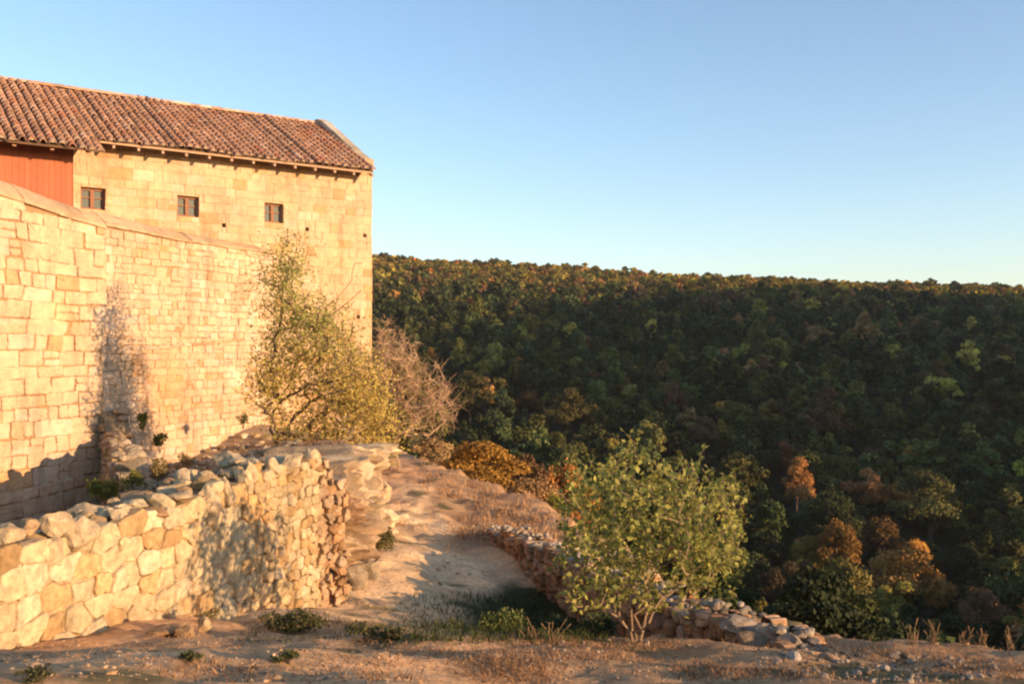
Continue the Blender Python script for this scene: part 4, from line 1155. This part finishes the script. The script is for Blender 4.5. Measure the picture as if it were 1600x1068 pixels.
grass('dry_grass', 4500, (0, 620), (960, 1068), .05, STR, 'sparse dry grass on the bare ground by the low wall', lambda x, y: cl(x, y, 2.0, .3), .7)
grass('dry_grass', 9000, (600, 930), (690, 870), .24, [(.46, .265, .13), (.54, .33, .17), (.32, .18, .09)], 'long reddish dry grass on the slope beyond the path', lambda x, y: np.clip((y > 20.5)*smooth(-.4, .5, x+1.75+.125*(y-22))*smooth(-.35, .1, fbm(x*1.3, y*1.0, 4, 3, 301))+.03, 0, 1), .5)
grass('dry_grass', 5000, (400, 620), (690, 740), .14, STR, 'dry grass on the terrace under the straggly tree', None, .6)
grass('green_grass', 6000, (640, 960), (930, 1005), .10, [(.06, .072, .022), (.09, .095, .03), (.045, .058, .016)], 'green grass in the shaded hollow', lambda x, y: np.clip(np.exp(-((x-.3)/1.5)**2), 0, 1), .5)
grass('green_grass', 3000, (380, 720), (945, 1005), .06, [(.12, .11, .035), (.17, .14, .05), (.09, .09, .03)], 'olive grass patches at the foot of the broken wall and the path', lambda x, y: cl(x, y, 1.5, .1), .6)
# tall dry stalks along the far edge of the ledge
for k, u in enumerate((835, 870, 1425, 1460, 1508, 1535, 1582)):
    r_ = np.random.default_rng(300+k); mb = MB()
    Yq = 8.9 if u > 1000 else 8.6
    x_ = (u-800)/F*Yq; z_ = hz(x_, Yq)
    mb.tube((x_, Yq, z_-.05), (x_, Yq, z_+.02), .07, .03, 7, (.26, .16, .08))
    for q in range(11):
        b0_ = np.array([x_+r_.uniform(-.05, .05), Yq+r_.uniform(-.04, .04), z_-.02]); L_ = r_.uniform(.10, .26); d = r_.normal(0, .28, 3); d[2] = 1; d /= np.linalg.norm(d)
        mm = b0_+d*L_*.6; tt = mm+(d+r_.normal(0, .3, 3)*[1, 1, .2])*L_*.4
        c_ = np.array([.19, .115, .06])*r_.uniform(.7, 1.2); mb.tube(b0_, mm, .004, .003, 3, c_); mb.tube(mm, tt, .003, .006, 3, c_)
    o = mb.build('grass_tuft', M_bark)
    tag(o, 'tuft of tall dry stalks at the hollow, left of the young tree' if u < 1000 else 'tuft of tall dry stalks along the far edge of the ledge at lower right', 'dry grass', 'tufts of dry stalks by the hollow' if u < 1000 else 'tufts of dry stalks along the ledge')

# ------------------------------------------------------------------ forest
r = np.random.default_rng(91)
def crown(r, n, tuft, tall=1.0, point=0.0, trunk=True):
    """tree of unit width, base at 0"""
    nb = int(r.integers(16, 26)); P = []; B = []; NRM = []
    for k in range(nb):
        a = r.uniform(0, 6.28); hgt = r.uniform(.12, 1); wr = (1-point*hgt)*math.sin(math.pi*min(.96, .18+.74*hgt))
        rr = .40*wr*math.sqrt(r.random()); cc = np.array([rr*math.cos(a), rr*math.sin(a), tall*(.22+.62*hgt)]); rad = r.uniform(.075, .175)*(1-.45*point*hgt)
        q_ = r.normal(0, 1, (n//nb, 3)); q_ /= np.linalg.norm(q_, axis=1)[:, None]; q_[:, 2] = np.abs(q_[:, 2])*.9-.25*(r.random(n//nb) < .4); NRM.append(q_)
        P.append(cc+q_*rad*(1+.25*fbm(q_[:, 0]*2.2+k*7, q_[:, 1]*2.2, q_[:, 2]*2.2, 2, 5))[:, None]*r.uniform(.78, 1.15, (n//nb, 1))); B.append(np.full((n//nb, 1), r.uniform(.75, 1.25)))
    P = np.vstack(P); B = np.vstack(B)
    NR = np.vstack(NRM); n_ = len(P)
    T1 = np.cross(NR+r.normal(0, .6, NR.shape), r.normal(0, 1, NR.shape)); T1 /= np.linalg.norm(T1, axis=1)[:, None]; T2 = np.cross(NR+r.normal(0, .6, NR.shape), T1); T2 /= np.linalg.norm(T2, axis=1)[:, None]
    L_ = (tuft*r.uniform(.6, 1.2, n_))[:, None]
    V = np.stack([P-T1*L_*.5, P+T2*L_*.42, P+T1*L_*.5, P-T2*L_*.42], 1).reshape(-1, 3); Q = np.arange(n_*4).reshape(n_, 4); c = np.repeat(r.uniform(.72, 1.28, (n_, 1)), 4, 0)*np.ones(3)
    c = c*np.repeat(B, 4, 0)
    return V, Q, c
templates = []
for k in range(12):
    templates.append(crown(r, 3200, .055, [1.0, 1.15, .85, 1.25][k % 4], [0, .15, 0, .6][k % 4]))
fine = [crown(r, 9000, .036, [1.0, 1.15, .85, 1.25][k % 4], [0, .15, 0, .6][k % 4]) for k in range(5)]
tmesh = []
trunkm = MB(); trunkm.tube((0, 0, -.15), (0.02, 0, .35), .035, .025, 6, (.12, .085, .06)); trunkm.tube((.02, 0, .35), (-.1, .05, .65), .02, .008, 5, (.12, .085, .06)); trunkm.tube((.02, 0, .35), (.13, -.04, .7), .02, .008, 5, (.12, .085, .06))
_tv, _tq, _tt, _tc = trunkm.arrays(); M_TRUNK = mesh_np('trunk', _tv, _tq, _tc, M_bark)
fmesh = [mesh_np('crown', V, Q, c, M_forest) for (V, Q, c) in fine]
for k, (V, Q, c) in enumerate(templates): tmesh.append(mesh_np('crown', V, Q, c, M_forest))
KINDS = {'dark green': (.042, .058, .019), 'olive': (.085, .088, .026), 'deep green': (.028, .044, .018), 'yellow green': (.15, .145, .035), 'russet': (.14, .078, .034), 'orange': (.34, .19, .05), 'brown': (.11, .075, .038)}
def hue(kind): return np.array(KINDS[kind])*(r.uniform(.6, 1.35) if r.random() < .78 else r.uniform(1.5, 2.5))*np.array([r.uniform(1.0, 1.3), 1, r.uniform(.65, .95)])
def forest_tree(x_, y_, z_, w, kind, label, group, parts=False, tmpl=None, tall=1.0):
    k = int(r.integers(len(tmesh))) if tmpl is None else tmpl
    if parts: k = {0: 0, 2: 2, 4: 4, 6: 2, 8: 0, 10: 4, 1: 1, 3: 3}[k]
    co = (*hue(kind), 1)
    if parts:
        e = empty('tree', (x_, y_, z_-.1), label=label, cat='tree')
        if group: e['group'] = group
        e.rotation_euler = (0, 0, r.uniform(0, 6.28)); e.scale = (w, w, w*tall)
        c_ = bpy.data.objects.new('crown', fmesh[k]); COL.objects.link(c_); c_.parent = e; c_.color = co
        t_ = bpy.data.objects.new('trunk', M_TRUNK); COL.objects.link(t_); t_.parent = e
    else:
        e = bpy.data.objects.new('tree', fmesh[k % 5] if y_ < 85 else tmesh[k]); COL.objects.link(e); e.location = (x_, y_, z_-.1); e.rotation_euler = (0, 0, r.uniform(0, 6.28)); e.scale = (w, w, w*tall); e.color = co
        tag(e, label, 'tree', group)
    return e
placed = []
def special(u, v, w, kind, label, tmpl=None, tall=1.0):
    # v = picture height of the crown's middle
    hpx = w*1.0*tall
    x_, y_, z_ = hit(u, v+hpx*.55, 40.0)
    forest_tree(x_, y_, z_, w/F*y_*1.45, kind, label, None, True, tmpl, tall); placed.append((x_, y_, w/F*y_*.45))
special(1412, 925, 104, 'orange', 'broad bright orange tree, the brightest crown at lower right', 2)
special(1312, 880, 62, 'orange', 'orange brown tree left of the broad bright orange one', 0, 1.2)
special(1246, 785, 56, 'russet', 'pointed russet tree standing alone right of the young tree', 3, 1.2)
special(1352, 782, 56, 'russet', 'russet and olive tree between the pointed russet tree and the round green one', 1)
special(1402, 788, 50, 'orange', 'small orange topped tree touching the round green one', 2)
special(1452, 808, 92, 'olive', 'round olive green tree lit from the right, above the bright orange tree', 4)
special(1375, 868, 70, 'russet', 'reddish brown tree above and left of the brightest orange crown', 0)
special(1325, 962, 90, 'olive', 'olive tree close behind the ledge, left of the dry stalks', 4, 1.25)
special(1285, 985, 60, 'yellow green', 'pale yellow green tree touching the ledge', 1, 1.2)
special(1215, 935, 62, 'brown', 'thin brown tree right of the parapet end', 1, 1.1)
special(1255, 930, 50, 'brown', 'second brown tree, narrower, beside the thin brown one', 3, 1.1)
special(1300, 840, 66, 'dark green', 'dark green crown below the pointed russet tree', 0)
special(1228, 735, 40, 'russet', 'small rusty tree above the pointed russet tree', 3, 1.1)
special(825, 632, 40, 'russet', 'lone reddish tree on the shaded slope above the orange shrub', 2, .8)
special(735, 632, 60, 'olive', 'round olive tree right of the bare tree twigs', 4)
special(888, 650, 56, 'olive', 'olive tree with a domed top in the middle of the shaded slope', 4)
special(1100, 690, 46, 'brown', 'tan tree behind the right shoulder of the young tree', 0)
special(1500, 900, 60, 'dark green', 'dark crown right of the bright orange tree', 4)
special(1395, 955, 60, 'yellow green', 'yellow green tree just left of and below the brightest orange crown', 1)
special(1432, 880, 46, 'orange', 'small orange crown right above the brightest orange one', 0)
special(1260, 880, 54, 'yellow green', 'yellow green tree above the thin brown trees', 4)
special(1540, 965, 70, 'brown', 'brownish crown at the lower right edge', 2)
special(1490, 1000, 56, 'dark green', 'dark bushy crown just behind the dry stalks', 2)

def rimtree(u, vtop, w, vbot, Y, kind, label, tmpl, br=1.0):
    x_ = (u-800)/F*Y; z0 = -(vbot-534)/F*Y; zt = -(vtop-534)/F*Y; zg = hz(x_, Y)
    z0 = min(z0, zg+.3) if zg > z0 else zg
    W_ = max(w/F*Y*1.35, (zt-z0)/1.45)
    e = forest_tree(x_, Y, z0, W_, kind, label, 'autumn shrubs along the rim', True, tmpl, (zt-z0)/W_/(.85 if tmpl in (2, 6) else 1.0))
    for ch_ in e.children:
        if ch_.name.startswith('crown'): ch_.color = (*(np.array(ch_.color[:3])*br), 1)
    placed.append((x_, Y, W_*.4))
rimtree(755, 684, 128, 785, 43, 'orange', 'big orange autumn shrub below the bare tree, beyond the dry grass', 2, 1.5)
rimtree(715, 700, 50, 760, 44, 'orange', 'smaller orange shrub joined to the left of the big one', 4)
rimtree(832, 745, 104, 815, 38, 'brown', 'brown shrub right of the big orange one', 6, 2.4)
rimtree(868, 765, 36, 805, 36.5, 'yellow green', 'small yellow shrub between the brown shrub and the leafy young tree', 0, 1.2)
rimtree(680, 672, 84, 720, 49, 'brown', 'brownish shrub under the twigs of the bare tree', 10, 2.0)
rimtree(880, 805, 70, 850, 31, 'brown', 'dull brown shrub just above the parapet ruin', 2, 2.2)
rimtree(880, 716, 44, 750, 52, 'orange', 'small bright orange tree beyond the rim, left of the leafy young tree', 8, 1.2)
rimtree(825, 695, 56, 740, 50, 'brown', 'pinkish brown crown beyond the big orange shrub', 4, 1.5)

# positions over the valley
pos = []
yy = 22.0
while yy < 620:
    sp = 2.6+min(1.1, yy/260)
    x0, x1 = -.24*yy-10, .60*yy+14
    n = int((x1-x0)/sp)
    for k in range(n):
        pos.append((x0+(k+r.uniform(0, 1))*sp, yy+r.uniform(-.6, .6)*sp))
    yy += sp*.82
pos = np.array(pos)
hz_ = hgrid(pos[:, 0], pos[:, 1])
dr = np.where(inside(RIMP, pos[:, 0], pos[:, 1]), -1, 1)*polydist(RIM, pos[:, 0], pos[:, 1], False)
ok = (dr > 5.5)
# keep things beside the manor's cliff clear and leave the marked trees alone
for (a, b_, c_) in placed: ok &= np.hypot(pos[:, 0]-a, pos[:, 1]-b_) > max(2.2, c_)
pos = pos[ok]; hz_ = hz_[ok]
wd = np.clip(r.lognormal(1.44, .33, len(pos)), 2.6, 9.0)*(1-.22*smooth(250, 450, pos[:, 1]))*np.where(pos[:, 1] < 45, .6, 1)
for (a, b_, c_) in placed:      # keep the trees in front of a marked crown low
    nr = (np.abs(pos[:, 0]/pos[:, 1]-a/b_)*b_ < c_+1.5) & (pos[:, 1] < b_) & (pos[:, 1] > b_-22)
    wd[nr] = np.minimum(wd[nr], 2.7)
vx = 800+pos[:, 0]/pos[:, 1]*F; vtop = 534-(hz_+wd*.9)/pos[:, 1]*F
patch = fbm(pos[:, 0]*.02, pos[:, 1]*.02, 0, 3, 123)
kinds = []
names = list(KINDS)
for i in range(len(pos)):
    w_ = np.array([.42, .22, .26, .055, .012, .003, .03])
    if patch[i] > .25: w_ = np.array([.28, .30, .16, .12, .045, .012, .085])
    if pos[i, 1] > 330: w_ = np.array([.16, .42, .06, .16, .02, .002, .18])
    kinds.append(names[r.choice(7, p=w_/w_.sum())])
vis = (vx > 590) & (vx < 1620) & (vtop < 1010)
order = np.argsort(-(wd/pos[:, 1])*vis)
NI = 270
ind = set(order[:NI].tolist())
for i in order[:NI]:
    kd = kinds[i]
    zone = 'on the shaded valley floor' if pos[i, 1] < 110 else 'on the lower slope across the valley'
    forest_tree(pos[i, 0], pos[i, 1], hz_[i], wd[i], kd, '%s tree %s, one of many in the forest' % (kd, zone), 'valley forest trees', False, None, r.uniform(.8, 1.2))
rest = [i for i in range(len(pos)) if i not in ind]
# all the others: one mass
tl = []
for k in range(10):
    tl.append(crown(r, 620, .115, [1.0, 1.1, .85, 1.2][k % 4], [0, .2, 0, .5][k % 4]))
tf = []
for k in range(8):
    tf.append(crown(r, 220, .20, [.95, 1.1, .85, 1.15][k % 4], [0, .2, 0, .4][k % 4]))
VV = []; QQ = []; CCs = []; off = 0
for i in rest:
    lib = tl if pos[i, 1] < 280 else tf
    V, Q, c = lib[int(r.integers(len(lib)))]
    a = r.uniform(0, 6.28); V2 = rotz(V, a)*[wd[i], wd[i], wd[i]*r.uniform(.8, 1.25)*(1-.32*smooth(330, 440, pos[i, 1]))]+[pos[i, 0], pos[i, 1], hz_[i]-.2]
    VV.append(V2); QQ.append(Q+off); CCs.append(c*hue(kinds[i])*(1+np.array([.9, .62, .25])*smooth(330, 450, pos[i, 1]))); off += len(V)  # crowns near the ridge: drier tone, plus sunlit brightness put into the colour
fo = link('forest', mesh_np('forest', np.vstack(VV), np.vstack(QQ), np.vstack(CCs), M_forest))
tag(fo, 'dense mixed autumn forest covering the hillside across the valley', 'forest', kind='stuff')
print('forest trees', len(pos), 'individuals', NI)

# ------------------------------------------------------------------ air
hm, hN, hL, hb = new_mat('haze')
hN.remove(hb)
pv = hN.new('ShaderNodeVolumePrincipled'); pv.inputs['Color'].default_value = (.93, .93, .93, 1); pv.inputs['Density'].default_value = .0001; pv.inputs['Anisotropy'].default_value = .1
hL.new(pv.outputs[0], hN['Material Output'].inputs['Volume'])
hb_ = MB(); hb_.box((-3100, -700, -90), (6200, 0, 0), (0, 7000, 0), (0, 0, 330))
ho = hb_.build('haze', hm, origin=(0, 0, 0)); tag(ho, kind='stuff')
ho['label'] = 'thin evening haze over the valley'; ho['category'] = 'haze'
